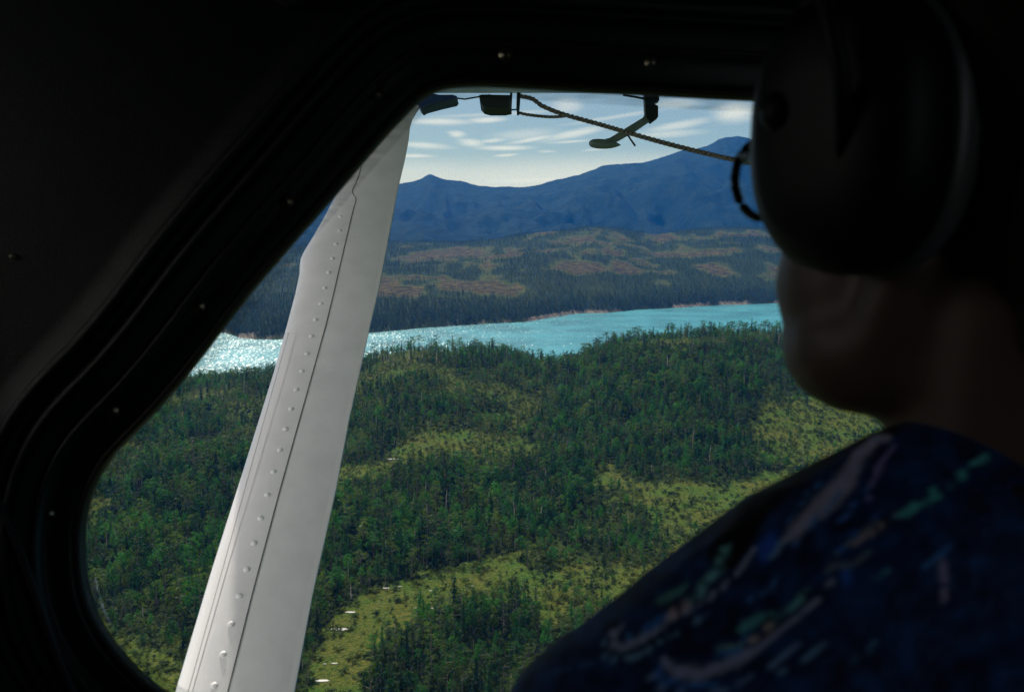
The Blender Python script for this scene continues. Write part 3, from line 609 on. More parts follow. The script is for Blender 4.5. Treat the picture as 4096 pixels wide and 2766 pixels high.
WIN = [(3000,393),(2645,375),(2292,356),(2028,340),(1869,335),(1763,347),(1693,379),(1640,430),(1499,582),(1322,793),(1146,990),(952,1219),(776,1457),(617,1644),(511,1748),(414,1853),(353,1975),(323,2116),(326,2274),(353,2415),(405,2521),(485,2630),(600,2745),(760,2840),(960,2890),(1300,2905),(3450,2905),(3600,2860),(3680,2740),(3700,2500),(3700,640),(3680,500),(3600,435),(3450,415)]
WD = .86
def smooth_closed(pts, it=3):
    p = [Vector((a, b)) for a, b in pts]
    for _ in range(it):
        q = []
        for i in range(len(p)):
            a = p[i]; b = p[(i + 1) % len(p)]; q += [a * .75 + b * .25, a * .25 + b * .75]
        p = q
    return p
def resample(p, n):
    L_ = [0]; m = len(p)
    for i in range(m): L_.append(L_[-1] + (p[(i + 1) % m] - p[i]).length)
    out = []; j = 0
    for k in range(n):
        s = L_[-1] * k / n
        while L_[j + 1] < s: j += 1
        t = (s - L_[j]) / max(1e-9, L_[j + 1] - L_[j]); out.append(p[j % m].lerp(p[(j + 1) % m], t))
    return out
O = resample(smooth_closed(WIN, 2), 260)
area = sum(O[i].x * O[(i + 1) % 260].y - O[(i + 1) % 260].x * O[i].y for i in range(260))
def offset(o):
    out = []
    for i in range(len(O)):
        t = O[(i + 2) % len(O)] - O[i - 2]; n_ = Vector((t.y, -t.x)).normalized() * (1 if area > 0 else -1)
        out.append(O[i] + n_ * o)
    return out
def PW(uv, toward):   # a point of the wall plane, moved towards the cabin by metres
    x = (uv.x - 2048) / F * WD; z = -(uv.y - 1383) / F * WD
    return CW(x, WD - toward, z)
def loft(name, rings, m, parent, closed=False):
    vs = []; fs = []; n_ = len(O)
    for o, dz in rings: vs += [PW(q, dz) for q in offset(o)]
    for r in range(len(rings) - 1):
        for i in range(n_): fs.append((r * n_ + i, r * n_ + (i + 1) % n_, (r + 1) * n_ + (i + 1) % n_, (r + 1) * n_ + i))
    return mesh(name, vs, fs, m, parent)
mm = .001
loft('window_gasket', [(-2, -6*mm), (-3, 0), (2, 3*mm), (10, 4.5*mm), (20, 4*mm), (24, 2*mm)], mat('rubber_gasket', (.03, .02, .018), .5), plane)
frame = loft('window_frame', [(20, 1*mm), (22, 4*mm), (40, 6*mm), (80, 7*mm), (128, 7*mm), (138, 9*mm), (146, 14*mm), (154, 17*mm), (162, 16*mm), (172, 8*mm), (184, 4*mm)], TRIM, plane)
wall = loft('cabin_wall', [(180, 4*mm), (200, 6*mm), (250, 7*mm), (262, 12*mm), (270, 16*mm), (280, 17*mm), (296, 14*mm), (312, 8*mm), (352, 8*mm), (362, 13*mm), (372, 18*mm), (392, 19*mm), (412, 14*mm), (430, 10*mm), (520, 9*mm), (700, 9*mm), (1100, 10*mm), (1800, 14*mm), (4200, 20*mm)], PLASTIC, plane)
# the rest of the cabin: roof, floor, tail and far side with a window in it, placed to light the shirt (far side light is weak)
def boxpart(name, lo, hi, m, parent, bev=.0):
    vs = [CW(x, y, z) for z in (lo[2], hi[2]) for y in (lo[1], hi[1]) for x in (lo[0], hi[0])]
    return mesh(name, vs, [(0, 2, 3, 1), (4, 5, 7, 6), (0, 1, 5, 4), (2, 6, 7, 3), (0, 4, 6, 2), (1, 3, 7, 5)], m, parent, smooth=False)
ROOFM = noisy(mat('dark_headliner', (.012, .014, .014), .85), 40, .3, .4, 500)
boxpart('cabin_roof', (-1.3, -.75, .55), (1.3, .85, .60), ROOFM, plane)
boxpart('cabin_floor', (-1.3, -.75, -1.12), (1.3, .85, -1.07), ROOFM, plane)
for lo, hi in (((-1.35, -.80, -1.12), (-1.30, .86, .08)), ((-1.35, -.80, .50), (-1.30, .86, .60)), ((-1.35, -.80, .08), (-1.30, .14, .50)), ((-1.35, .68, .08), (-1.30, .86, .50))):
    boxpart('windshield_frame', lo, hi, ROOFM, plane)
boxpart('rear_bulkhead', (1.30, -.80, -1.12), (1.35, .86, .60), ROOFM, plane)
# far side wall: unseen window opening added and placed to light the shirt
for lo, hi in (((-1.3, -.80, -1.12), (1.3, -.75, -.35)), ((-1.3, -.80, .45), (1.3, -.75, .55)), ((-1.3, -.80, -.35), (.70, -.75, .45))):
    boxpart('far_wall_panel', lo, hi, ROOFM, plane)
# white outer skin with the same opening
def skin():
    rings = [(-4, -8*mm), (8, -12*mm), (60, -14*mm), (400, -16*mm), (1600, -18*mm), (4300, -22*mm)]
    return loft('outer_skin', rings, SKIN, plane)
skin()
# screws of the window frame
def disc_dome(c, nrm, rad, h, rings=4, n=14):
    nrm = nrm.normalized(); a = nrm.orthogonal().normalized(); b = nrm.cross(a); vs = []; fs = []
    for r in range(rings):
        t = r / rings; rr = rad * math.cos(t * math.pi / 2); hh = h * math.sin(t * math.pi / 2)
        for k in range(n):
            q = 2 * math.pi * k / n; vs.append(c + (a * math.cos(q) + b * math.sin(q)) * rr + nrm * hh)
    vs.append(c + nrm * h)
    for r in range(rings - 1):
        for k in range(n): fs.append((r * n + k, r * n + (k + 1) % n, (r + 1) * n + (k + 1) % n, (r + 1) * n + k))
    for k in range(n): fs.append(((rings - 1) * n + k, (rings - 1) * n + (k + 1) % n, rings * n))
    return vs, fs
inward = CW(0, -1, 0) - CW(0, 0, 0)
SCREW = mat('screw_steel', (.30, .27, .20), .3, .95)
for (u, v) in [(2025, 228), (2603, 260), (1510, 385), (1155, 810), (805, 1225), (460, 1640), (205, 2050), (262, 2620)]:
    c = PW(Vector((u, v)), 7*mm)
    sv, sf = disc_dome(c, inward, 4.4*mm, 2.2*mm)
    wv_, wf = tube([c - inward * .5*mm, c + inward * 1.0*mm], [6.6*mm, 6.2*mm], 16)
    mesh('screw', *cat_mesh([(sv, sf), (wv_, wf)]), SCREW, frame)
c = PW(Vector((75, 1030)), 11*mm); mesh('screw', *disc_dome(c, inward, 2.4*mm, 2*mm), SCREW, wall)
# round knob on the headlining above the window
c = PW(Vector((1188, -28)), 10*mm); kv = []
prof = [(19, 0), (19, 10), (17.5, 13), (15, 13.5), (13, 11), (8, 9), (0.01, 9)]
n_ = 40; kf = []; a_ = CW(1, 0, 0) - CW(0, 0, 0); b_ = CW(0, 0, 1) - CW(0, 0, 0)
for r, h in prof:
    for k in range(n_):
        q = 2 * math.pi * k / n_; kv.append(c + (a_ * math.cos(q) + b_ * math.sin(q)) * r * mm + inward * h * mm)
for r in range(len(prof) - 1):
    for k in range(n_): kf.append((r * n_ + k, r * n_ + (k + 1) % n_, (r + 1) * n_ + (k + 1) % n_, (r + 1) * n_ + k))
mesh('round_vent', kv, kf, mat('vent_plastic', (.035, .04, .035), .22), plane)

# clear pane: domed sheet, heavier and bent at its rim
def pane_mat():
    m = bpy.data.materials.new('clear_acrylic'); m.use_nodes = True; nt = m.node_tree; N = nt.nodes; L = nt.links; N.clear()
    out = N.new('ShaderNodeOutputMaterial'); tr = N.new('ShaderNodeBsdfTransparent'); gl = N.new('ShaderNodeBsdfGlossy'); mx = N.new('ShaderNodeMixShader')
    tr.inputs['Color'].default_value = (.95, .96, .955, 1); gl.inputs['Roughness'].default_value = .03; gl.inputs['Color'].default_value = (.8, .85, .9, 1)
    lw = N.new('ShaderNodeLayerWeight'); lw.inputs['Blend'].default_value = .5; pw_ = N.new('ShaderNodeMath'); pw_.operation = 'POWER'; pw_.inputs[1].default_value = 4; L.new(lw.outputs['Facing'], pw_.inputs[0])
    fr = N.new('ShaderNodeMath'); fr.operation = 'MULTIPLY_ADD'; fr.inputs[1].default_value = .5; fr.inputs[2].default_value = .025; L.new(pw_.outputs[0], fr.inputs[0])
    L.new(fr.outputs[0], mx.inputs[0]); L.new(tr.outputs[0], mx.inputs[1]); L.new(gl.outputs[0], mx.inputs[2])
    # a few faint wiping marks
    tc = N.new('ShaderNodeTexCoord'); mp = N.new('ShaderNodeMapping'); mp.inputs['Rotation'].default_value = (0, R(22), 0); mp.inputs['Scale'].default_value = (6, 1, 160); L.new(tc.outputs['Object'], mp.inputs[0])
    no = N.new('ShaderNodeTexNoise'); no.inputs['Scale'].default_value = 1; no.inputs['Detail'].default_value = 3; L.new(mp.outputs[0], no.inputs['Vector'])
    r = N.new('ShaderNodeMapRange'); r.inputs['From Min'].default_value = .68; r.inputs['From Max'].default_value = .85; r.inputs['To Max'].default_value = .05; L.new(no.outputs['Fac'], r.inputs['Value'])
    df = N.new('ShaderNodeBsdfDiffuse'); df.inputs['Color'].default_value = (.5, .5, .5, 1); m2 = N.new('ShaderNodeMixShader')
    L.new(r.outputs[0], m2.inputs[0]); L.new(mx.outputs[0], m2.inputs[1]); L.new(df.outputs[0], m2.inputs[2]); L.new(m2.outputs[0], out.inputs['Surface'])
    return m
def rim_mat():
    m = bpy.data.materials.new('thick_acrylic_rim'); m.use_nodes = True; nt = m.node_tree; N = nt.nodes; L = nt.links; N.clear()
    out = N.new('ShaderNodeOutputMaterial'); gl = N.new('ShaderNodeBsdfGlossy'); tr = N.new('ShaderNodeBsdfTransparent'); mx = N.new('ShaderNodeMixShader')
    gl.inputs['Roughness'].default_value = .12; gl.inputs['Color'].default_value = (.7, .8, .85, 1); tr.inputs['Color'].default_value = (.84, .87, .86, 1)
    tc = N.new('ShaderNodeTexCoord'); mp = N.new('ShaderNodeMapping'); mp.inputs['Rotation'].default_value = (0, R(40), 0); mp.inputs['Scale'].default_value = (30, 1, 260); L.new(tc.outputs['Object'], mp.inputs[0])
    no = N.new('ShaderNodeTexNoise'); no.inputs['Scale'].default_value = 1; no.inputs['Detail'].default_value = 3; L.new(mp.outputs[0], no.inputs['Vector'])
    r = N.new('ShaderNodeMapRange'); r.inputs['From Min'].default_value = .35; r.inputs['From Max'].default_value = .7; r.inputs['To Min'].default_value = .06; r.inputs['To Max'].default_value = .34; L.new(no.outputs['Fac'], r.inputs['Value']); L.new(r.outputs[0], mx.inputs[0])
    L.new(tr.outputs[0], mx.inputs[1]); L.new(gl.outputs[0], mx.inputs[2]); L.new(mx.outputs[0], out.inputs['Surface'])
    return m
RIM = 46
cen = sum(O, Vector((0, 0))) / len(O); inner = offset(-RIM)
vs = []; fs = []; rr_ = [1, .93, .8, .6, .35, .1]
for s_ in rr_:
    for q in inner:
        w_ = cen + (q - cen) * s_; vs.append(PW(w_, -8*mm - .008 * (1 - s_ ** 3)))
vs.append(PW(cen, -.016)); n_ = len(O)
for r in range(len(rr_) - 1):
    for i in range(n_): fs.append((r * n_ + i, r * n_ + (i + 1) % n_, (r + 1) * n_ + (i + 1) % n_, (r + 1) * n_ + i))
for i in range(n_): fs.append(((len(rr_) - 1) * n_ + i, (len(rr_) - 1) * n_ + (i + 1) % n_, len(vs) - 1))
pane = mesh('window_pane', vs, fs, pane_mat(), plane)
loft('pane_rim', [(4, 1*mm), (-6, -1.2*mm), (-16, -3.6*mm), (-26, -5.7*mm), (-36, -7.2*mm), (-46, -8*mm)], rim_mat(), pane)

# ---- wing strut
LE = [(2900,676),(2766,701),(2281,846),(1823,991),(1496,1093),(1300,1148),(1180,1180),(1093,1199),(1062,1199),(1038,1202),(1010,1214),(987,1228),(940,1256),(882,1290),(840,1312),(802,1333),(700,1380),(582,1475),(470,1580),(400,1640),(300,1690)]
TE = [(2900,1160),(2766,1179),(2375,1252),(1954,1346),(1669,1400),(1508,1436),(1300,1482),(1151,1518),(931,1560),(740,1596),(640,1620),(560,1635),(511,1640),(483,1648),(455,1664),(430,1682),(400,1715),(300,1790)]
SM = [(2900,889),(2766,911),(2375,1009),(1954,1121),(1300,1304),(1155,1339),(956,1385),(860,1408),(828,1416),(805,1424),(792,1424),(780,1416),(768,1409),(750,1413),(738,1421),(700,1436),(660,1447)]
FL = [(2900,735),(2766,752),(1300,1163)]
def curve(tab, v): a = np.array(sorted(tab)); return float(np.interp(v, a[:, 0], a[:, 1]))
def sd(v): return 1 / (.667 + (v - 2766) * 1.33e-4)
vv_ = list(np.arange(2900, 1250, -30)) + list(np.arange(1250, 295, -12))
def naca(s, t=.26): return 5 * t * (.2969 * math.sqrt(s) - .126 * s - .3516 * s * s + .2843 * s ** 3 - .1036 * s ** 4)
def strut_pt(v, s, side=1, lift=0.0):
    a = curve(LE, v); b = curve(TE, v); d = sd(v); w = (b - a) / F * d
    return P(a + (b - a) * s, v, d - side * naca(s) * w - lift)
ss = [0, .004, .012, .03, .06, .1, .15, .22, .3, .4, .5, .6, .7, .8, .9, .96, .985, 1.0]
prof_ = [(s, 1) for s in ss] + [(s, -1) for s in ss[-2:0:-1]]
vs = []; fs = []; k_ = len(prof_)
for v in vv_: vs += [strut_pt(v, s, sg) for s, sg in prof_]
for r in range(len(vv_) - 1):
    for i in range(k_): fs.append((r * k_ + i, r * k_ + (i + 1) % k_, (r + 1) * k_ + (i + 1) % k_, (r + 1) * k_ + i))
strut = mesh('wing_strut', vs, fs, STRUTM, plane)
def s_of(v, u): a = curve(LE, v); b = curve(TE, v); return min(max((u - a) / (b - a), .001), .999)
def strip(tab, half, lift, m, name, v0, v1, parent=strut):
    vs = []; fs = []
    q = np.arange(v0, v1, -8)
    for v in q:
        u = curve(tab, v); h = half * sd(1800) / sd(v)
        for e in (-h, h): vs.append(strut_pt(v, s_of(v, u + e), 1, lift))
    for i in range(len(q) - 1): fs.append((2 * i, 2 * i + 1, 2 * i + 3, 2 * i + 2))
    return mesh(name, vs, fs, m, parent)
strip(SM, 2.1, .0012, SEAMM, 'seam', 2890, 665)
strip(FL, 1.0, .0010, mat('thin_seam', (.18, .18, .19), .7), 'seam', 2890, 1325)
# lapped skin in front of the seam, a shade proud of the rest, and a slightly paler strip along the trailing edge
def patch(name, fa, fb, v0, v1, lift, m, nn=7, step=-24):
    vs = []; fs = []; q = np.arange(v0, v1, step)
    for v in q:
        a, b = fa(v), fb(v)
        for i in range(nn): vs.append(strut_pt(v, s_of(v, a + (b - a) * i / (nn - 1)), 1, lift))
    for r in range(len(q) - 1):
        for i in range(nn - 1): fs.append((r * nn + i, r * nn + i + 1, (r + 1) * nn + i + 1, (r + 1) * nn + i))
    return mesh(name, vs, fs, m, strut)
patch('trailing_edge_strip', lambda v: curve(TE, v) - 26 * 1.6 / sd(v), lambda v: curve(TE, v) - 3, 2890, 700, .0010, mat('edge_strip', (.92, .88, .90), .3))
patch('leading_edge_cuff', lambda v: curve(LE, v) + .5, lambda v: curve(LE, v) + 62 * 1.6 / sd(v), 2890, 1322, .0008, mat('glossy_cuff_paint', (.90, .86, .88), .18, 0, .6), nn=14)
def nrm_at(v, s): 
    a = strut_pt(v + 5, s); b = strut_pt(v - 5, s); c_ = strut_pt(v, min(s + .02, .99)); d_ = strut_pt(v, max(s - .02, .01))
    n__ = (c_ - d_).cross(a - b).normalized(); return n__ if n__.dot(inward) > 0 else -n__
RIV = [(1246,1343),(1228,1413),(1207,1483),(1186,1557),(1164,1634),(1142,1714),(1120,1798),(1094,1885),(1070,1977),(1043,2071),(1016,2170),(987,2274),(957,2381),(925,2494),(893,2614),(857,2739),(1263,1277),(1283,1214),(1299,1151),(1315,1090),(1330,1033),(1344,976),(1359,921),(1362,866)]
RIVM = mat('rivet_paint', (.90, .87, .89), .3)
for (u, v) in RIV:
    s = s_of(v, u); c = strut_pt(v, s, 1, .0003); nn_ = nrm_at(v, s)
    mesh('rivet', *disc_dome(c, nn_, .0054, .0024, 4, 12), RIVM, strut)

# ---- wing over the window, its underside slanting up and outwards
def wing_z(y): return .36 + (y - 1.0) * .0885
wv2 = []; prof2 = [(-.86, .03), (-.83, .008), (-.76, 0), (2.0, 0), (2.2, .03), (2.0, .10), (.3, .19), (-.4, .18), (-.78, .11)]
for y in (1.0, 2.5, 4.0, 5.5, 7.0, 8.35):
    for x, z in prof2: wv2.append(P(2048 + 0, 1383, 1) * 0 + CW(x, y * CT - (0) * ST, 0) * 0 + Vector((x, y, H + wing_z(y) + z)))
fw = []; k_ = len(prof2)
for r in range(5):
    for i in range(k_): fw.append((r * k_ + i, r * k_ + (i + 1) % k_, (r + 1) * k_ + (i + 1) % k_, (r + 1) * k_ + i))
fw += [tuple(range(k_)), tuple(5 * k_ + i for i in range(k_))[::-1]]
wing = mesh('wing', wv2, fw, noisy(mat('wing_paint', (.55, .55, .53), .3), 3, .12), plane, smooth=False)
# ribs and panel joints under the wing
JM = mat('panel_joint', (.10, .14, .17), .6)
def wbox(name, x0, x1, y0, y1, drop0, drop1, m, parent=wing):
    vs = []
    for dz in (drop0, drop1):
        for y in (y0, y1):
            for x in (x0, x1): vs.append(Vector((x, y, H + wing_z(y) - dz)))
    return mesh(name, vs, [(0, 2, 3, 1), (4, 5, 7, 6), (0, 1, 5, 4), (2, 6, 7, 3), (0, 4, 6, 2), (1, 3, 7, 5)], m, parent, smooth=False)
for y in (2.1, 2.9, 3.7, 4.6, 5.6, 6.7): wbox('panel_joint', -.74, 1.98, y, y + .02, .003, -.01, JM)
wbox('aileron_gap', .95, .98, 1.2, 8.3, .004, -.01, JM); wbox('aileron_gap', -.72, -.705, 1.2, 8.3, .004, -.01, JM)
wbox('flap_track', -.42, -.36, 2.4, 3.4, .03, -.01, BLUEM)
# ---- things hanging under the wing near the strut head, seen through the top of the window
def px_solid(name, poly, d, thick, m, parent, tail=None):
    """a solid plate: outline seen from the cabin, set d metres out, thick metres deep"""
    n = len(poly); a = [P(u, v, d) for u, v in poly]; b = [p + (CW(0, 1, 0) - CW(0, 0, 0)) * thick for p in a]
    return mesh(name, a + b, [tuple(range(n)), tuple(range(2 * n - 1, n - 1, -1))] + [(i, (i + 1) % n, n + (i + 1) % n, n + i) for i in range(n)], m, parent, smooth=False)
px_solid('strut_head_fairing', [(1668,404),(1690,396),(1715,372),(1760,380),(1810,379),(1828,385),(1820,394),(1760,408),(1700,424),(1684,433),(1672,420)], 2.75, .09, BLUEM, wing)
def pxtube(pts, r, n=8): return tube([P(u, v, d) for u, v, d in pts], [r * d / F if not isinstance(r, (list, tuple)) else r[i] * d / F for i, (u, v, d) in enumerate(pts)], n)
mesh('cable', *pxtube([(1815,392,2.8),(1860,397,2.8),(1900,390,2.8),(1960,380,2.8)], 3.2), DARKM, wing)
# dark box (fuel drain fairing) with rounded lower edge
px_solid('drain_fairing', [(1916,381),(1930,378),(2045,381),(2047,425),(2020,430),(1960,430),(1935,424),(1920,408)], 2.8, .10, DARKM, wing)
mesh('bracket', *cat_mesh([pxtube([(2045,372,2.6),(2043,420,2.6),(2042,446,2.6)], [4.8, 4.5, 3]), pxtube([(2075,372,2.6),(2072,430,2.6),(2072,462,2.6)], [8, 7.2, 4]), pxtube([(2044,440,2.6),(2072,438,2.6)], 3)]), DARKM, wing)
# aileron mass balance: arm, weight, mounting plate and rod
bal = mesh('balance_arm', [], [], None, wing) if False else None
D5 = 5.2
px_solid('balance_arm', [(2421,556),(2440,551),(2502,513),(2572,470),(2580,455),(2581,405),(2600,400),(2625,440),(2612,476),(2593,488),(2545,521),(2463,567),(2440,566)], D5, .035, GREYM, wing)
px_solid('mounting_plate', [(2578,375),(2637,375),(2637,401),(2611,412),(2633,424),(2633,467),(2606,487),(2588,470),(2581,440),(2580,405)], D5 - .012, .06, DARKM, wing)
mesh('balance_rod', *pxtube([(2508,535,D5),(2524,560,D5),(2541,584,D5)], [4.2, 3.6, 4.0]), DARKM, wing)
mesh('hinge_rod', *pxtube([(2492,380,D5),(2540,388,D5),(2582,396,D5)], 4.5), DARKM, wing)
# teardrop weight
tv = []; tf = []; nn2 = 20; c0 = P(2352 + 3, 573, D5); c1 = P(2484, 580, D5); ax_ = (c1 - c0); Lp = ax_.length; ax_.normalize(); upv = (CW(0, 0, 1) - CW(0, 0, 0)); upv = (upv - ax_ * upv.dot(ax_)).normalized(); sv_ = ax_.cross(upv)
tr_ = [(0, .01), (.02, .42), (.06, .66), (.13, .86), (.25, .98), (.4, 1.0), (.55, .95), (.7, .80), (.83, .55), (.93, .28), (1, .01)]
hr = 19.5 * D5 / F
for t, r in tr_:
    for k in range(nn2):
        q = 2 * math.pi * k / nn2; tv.append(c0 + ax_ * Lp * t + (upv * math.cos(q) + sv_ * math.sin(q)) * hr * r)
for r in range(len(tr_) - 1):
    for k in range(nn2): tf.append((r * nn2 + k, r * nn2 + (k + 1) % nn2, (r + 1) * nn2 + (k + 1) % nn2, (r + 1) * nn2 + k))
mesh('balance_weight', tv, tf, GREYM, wing)
wbox('inspection_dome', 1.02, 1.10, 6.9, 7.0, .02, -.01, GREYM)

# ---- mooring rope: three laid strands
def twisted(path, rad, pitch, name, parent=None, label=None):
    pts = [Vector(p) for p in path]
    # resample by length
    fine = []
    for i in range(len(pts) - 1):
        p0 = pts[max(i - 1, 0)]; p1 = pts[i]; p2 = pts[i + 1]; p3 = pts[min(i + 2, len(pts) - 1)]
        for k in range(30):
            t = k / 30; fine.append(.5 * ((2 * p1) + (p2 - p0) * t + (2 * p0 - 5 * p1 + 4 * p2 - p3) * t * t + (3 * p1 - p0 - 3 * p2 + p3) * t ** 3))
    fine.append(pts[-1]); parts = []
    cum = [0]
    for i in range(1, len(fine)): cum.append(cum[-1] + (fine[i] - fine[i - 1]).length)
    tot = cum[-1]; ns = int(tot / (pitch / 10)); sam = []; j = 0
    for k in range(ns + 1):
        s = tot * k / ns
        while j < len(cum) - 2 and cum[j + 1] < s: j += 1
        sam.append((fine[j].lerp(fine[j + 1], (s - cum[j]) / max(1e-9, cum[j + 1] - cum[j])), s))
    up0 = Vector((0, 0, 1))
    for st in range(3):
        pp = []
        for k, (p, s) in enumerate(sam):
            t = (sam[min(k + 1, ns)][0] - sam[max(k - 1, 0)][0]).normalized(); a = (up0 - t * up0.dot(t)).normalized(); b = t.cross(a)
            q = 2 * math.pi * (s / pitch + st / 3); pp.append(p + (a * math.cos(q) + b * math.sin(q)) * rad * .5)
        parts.append(tube(pp, [rad * .56] * len(pp), 7))
    return cat_mesh(parts)
rp = [(2085,385,2.66),(2130,396,2.64),(2170,424,2.62),(2250,456,2.6),(2400,498,2.55),(2500,527,2.5),(2600,556,2.46),(2700,583,2.42),(2800,608,2.38),(2900,631,2.34),(3020,655,2.3),(3200,690,2.24),(3500,735,2.15)]
rv, rf_ = twisted([P(*q) for q in rp], .0062, .042, 'rope')
rv2, rf2 = twisted([P(*q) for q in [(2070,450,2.61),(2110,459,2.61),(2170,466,2.61),(2215,468,2.61),(2260,465,2.61)]], .0042, .03, 'rope')
ro = mesh('mooring_rope', *cat_mesh([(rv, rf_), (rv2, rf2)]), ROPEM, origin=P(2100, 400, 2.6)); tag(ro, 'dark twisted rope hanging slack under the wing across the sky', 'rope')
# ---- black cord hanging down the cabin wall
cp = [PW(Vector(q), w) for q, w in [((-260,1500), .03), ((-60,1760), .03), ((20,1880), .028), ((90,2050), .028), ((150,2190), .028), ((224,2402), .028), ((290,2590), .028), ((365,2758), .028), ((430,2900), .03)]]
cv_, cf_ = tube(cp, [.0032] * len(cp), 8)
co = mesh('cord', cv_, cf_, mat('black_cord', (.004, .004, .005), .6), origin=cp[0]); tag(co, 'thin black cord hanging down the cabin wall left of the window', 'cord')
# ------------------------------------------------------------------ the passenger
HA = R(30)                                  # the head is turned this far left of straight ahead
def blend(name, prims, voxel, mat_, parent, smooth=6, origin=None, fac=.5):
    """grow one continuous skin over balls, tapered limbs and ellipsoids"""
    parts = []
    for p in prims:
        if p[0] == 'limb':
            pts, rad = p[1], p[2]
            for i in range(len(pts) - 1):
                a, b = Vector(pts[i]), Vector(pts[i + 1]); m = 8
                parts.append(tube([a.lerp(b, k / m) for k in range(m + 1)], [rad[i] + (rad[i + 1] - rad[i]) * k / m for k in range(m + 1)], 16))
            for q, r_ in zip(pts, rad): parts.append(ell(Vector(q), (r_, r_, r_), Matrix.Identity(3)))
        else: parts.append(ell(Vector(p[1]), p[2], p[3] if len(p) > 3 else Matrix.Identity(3)))
    v, f = cat_mesh(parts)
    o = mesh(name + '_raw', v, f, None, None, origin=(0, 0, 0))
    r = o.modifiers.new('r', 'REMESH'); r.mode = 'VOXEL'; r.voxel_size = voxel; r.use_smooth_shade = True
    s = o.modifiers.new('s', 'SMOOTH'); s.iterations = smooth; s.factor = fac
    dg = bpy.context.evaluated_depsgraph_get(); me = bpy.data.meshes.new_from_object(o.evaluated_get(dg)); bpy.data.objects.remove(o)
    me.name = name; me.materials.clear(); me.materials.append(mat_)
    base = Vector((0, 0, 0)); q = parent
    while q is not None: base += q.location; q = q.parent
    co = np.empty(len(me.vertices) * 3, np.float32); me.vertices.foreach_get('co', co); co = co.reshape(-1, 3).astype(np.float64) - np.array(base)
    me.vertices.foreach_set('co', co.astype(np.float32).ravel()); me.update()
    me.polygons.foreach_set('use_smooth', [True] * len(me.polygons))
    ob = bpy.data.objects.new(name, me); COL.objects.link(ob); ob.parent = parent
    return ob, co + np.array(base)
def ell(c, r, M, n=20):
    vs = []; fs = []
    for i in range(n // 2 + 1):
        t = math.pi * i / (n // 2)
        for k in range(n):
            q = 2 * math.pi * k / n; vs.append(c + M @ Vector((r[0] * math.sin(t) * math.cos(q), r[1] * math.sin(t) * math.sin(q), r[2] * math.cos(t))))
    for i in range(n // 2):
        for k in range(n): fs.append((i * n + k, i * n + (k + 1) % n, (i + 1) * n + (k + 1) % n, (i + 1) * n + k))
    return vs, fs
SKINM = noisy(mat('skin', (.12, .075, .058), .5), 30, .1)
HAIRM = mat('dark_hair', (.012, .009, .007), .5)
# frame of the head, in world axes
Fh = Vector((-math.sin(HA), math.cos(HA), 0)); Lh = Vector((-math.cos(HA), -math.sin(HA), 0)); Uh = Vector((0, 0, 1))
MH = Matrix((Fh, Lh, Uh)).transposed()            # local (forward, left, up)
HC = P(3880, 666, .50)                            # centre of the head at eye height
def hp(f, l, u): return HC + MH @ Vector((f, l, u))
TA = R(20); Ft = Vector((-math.sin(TA), math.cos(TA), 0)); Lt = Vector((-math.cos(TA), -math.sin(TA), 0)); MT = Matrix((Ft, Lt, Uh)).transposed()
NB = hp(-.030, 0, -.170)                           # base of the neck
def tp(f, l, u): return NB + MT @ Vector((f, l, u))
person = thing('person', tp(.0, 0, -.62), 'person in dark blue paisley shirt and headset looking out of the window, seen from behind', 'person')
hd = [('e', hp(-.012, 0, .040), (.098, .076, .088), MH), ('e', hp(.018, 0, .0), (.072, .060, .075), MH), ('e', hp(.035, 0, -.055), (.056, .052, .060), MH),
      ('limb', [hp(-.012, .056, -.045), hp(.0, .060, -.084), hp(.045, .042, -.108), hp(.078, .012, -.114)], [.018, .016, .016, .016]),
      ('limb', [hp(-.012, -.056, -.045), hp(.0, -.060, -.084), hp(.045, -.042, -.108), hp(.078, -.012, -.114)], [.018, .016, .016, .016]),
      ('e', hp(.083, 0, -.108), (.018, .022, .017), MH), ('e', hp(.078, 0, -.060), (.020, .026, .014), MH),
      ('e', hp(.048, .032, -.034), (.028, .024, .022), MH), ('e', hp(.048, -.032, -.034), (.028, .024, .022), MH),
      ('limb', [hp(.090, 0, .012), hp(.105, 0, -.022), hp(.108, 0, -.030)], [.007, .011, .012]), ('e', hp(.100, .010, -.034), (.010, .008, .008), MH), ('e', hp(.100, -.010, -.034), (.010, .008, .008), MH),
      ('limb', [hp(.070, .036, .026), hp(.082, .012, .026), hp(.082, -.012, .026), hp(.070, -.036, .026)], [.010, .011, .011, .010]),
      ('e', hp(.090, 0, -.056), (.012, .024, .006), MH), ('e', hp(.089, 0, -.068), (.012, .020, .007), MH),
      ('e', hp(.0, 0, -.062), (.05, .046, .03), MH),
      ('e', hp(.024, .045, -.092), (.046, .034, .034), MH), ('e', hp(.024, -.045, -.092), (.046, .034, .034), MH), ('e', hp(.015, 0, -.105), (.045, .044, .028), MH),
      ('e', hp(.036, .048, -.060), (.040, .027, .042), MH), ('e', hp(.036, -.048, -.060), (.040, .027, .042), MH)]
for s in (1, -1):
    hd.append(('e', hp(-.012, s * .077, -.005), (.017, .008, .031), MH))
nk = [('limb', [hp(-.030, 0, -.05), hp(-.030, 0, -.12), NB, tp(-.01, 0, -.05)], [.056, .056, .060, .075])]
torso = [('limb', [tp(-.01, .05, -.045), tp(-.005, .17, -.085)], [.055, .055]), ('limb', [tp(-.01, -.05, -.045), tp(-.005, -.17, -.085)], [.055, .055]),
         ('e', tp(.0, 0, -.20), (.105, .175, .17), MT), ('e', tp(.0, 0, -.40), (.105, .150, .20), MT), ('e', tp(.0, 0, -.56), (.12, .165, .11), MT)]
arms = []; hands = []
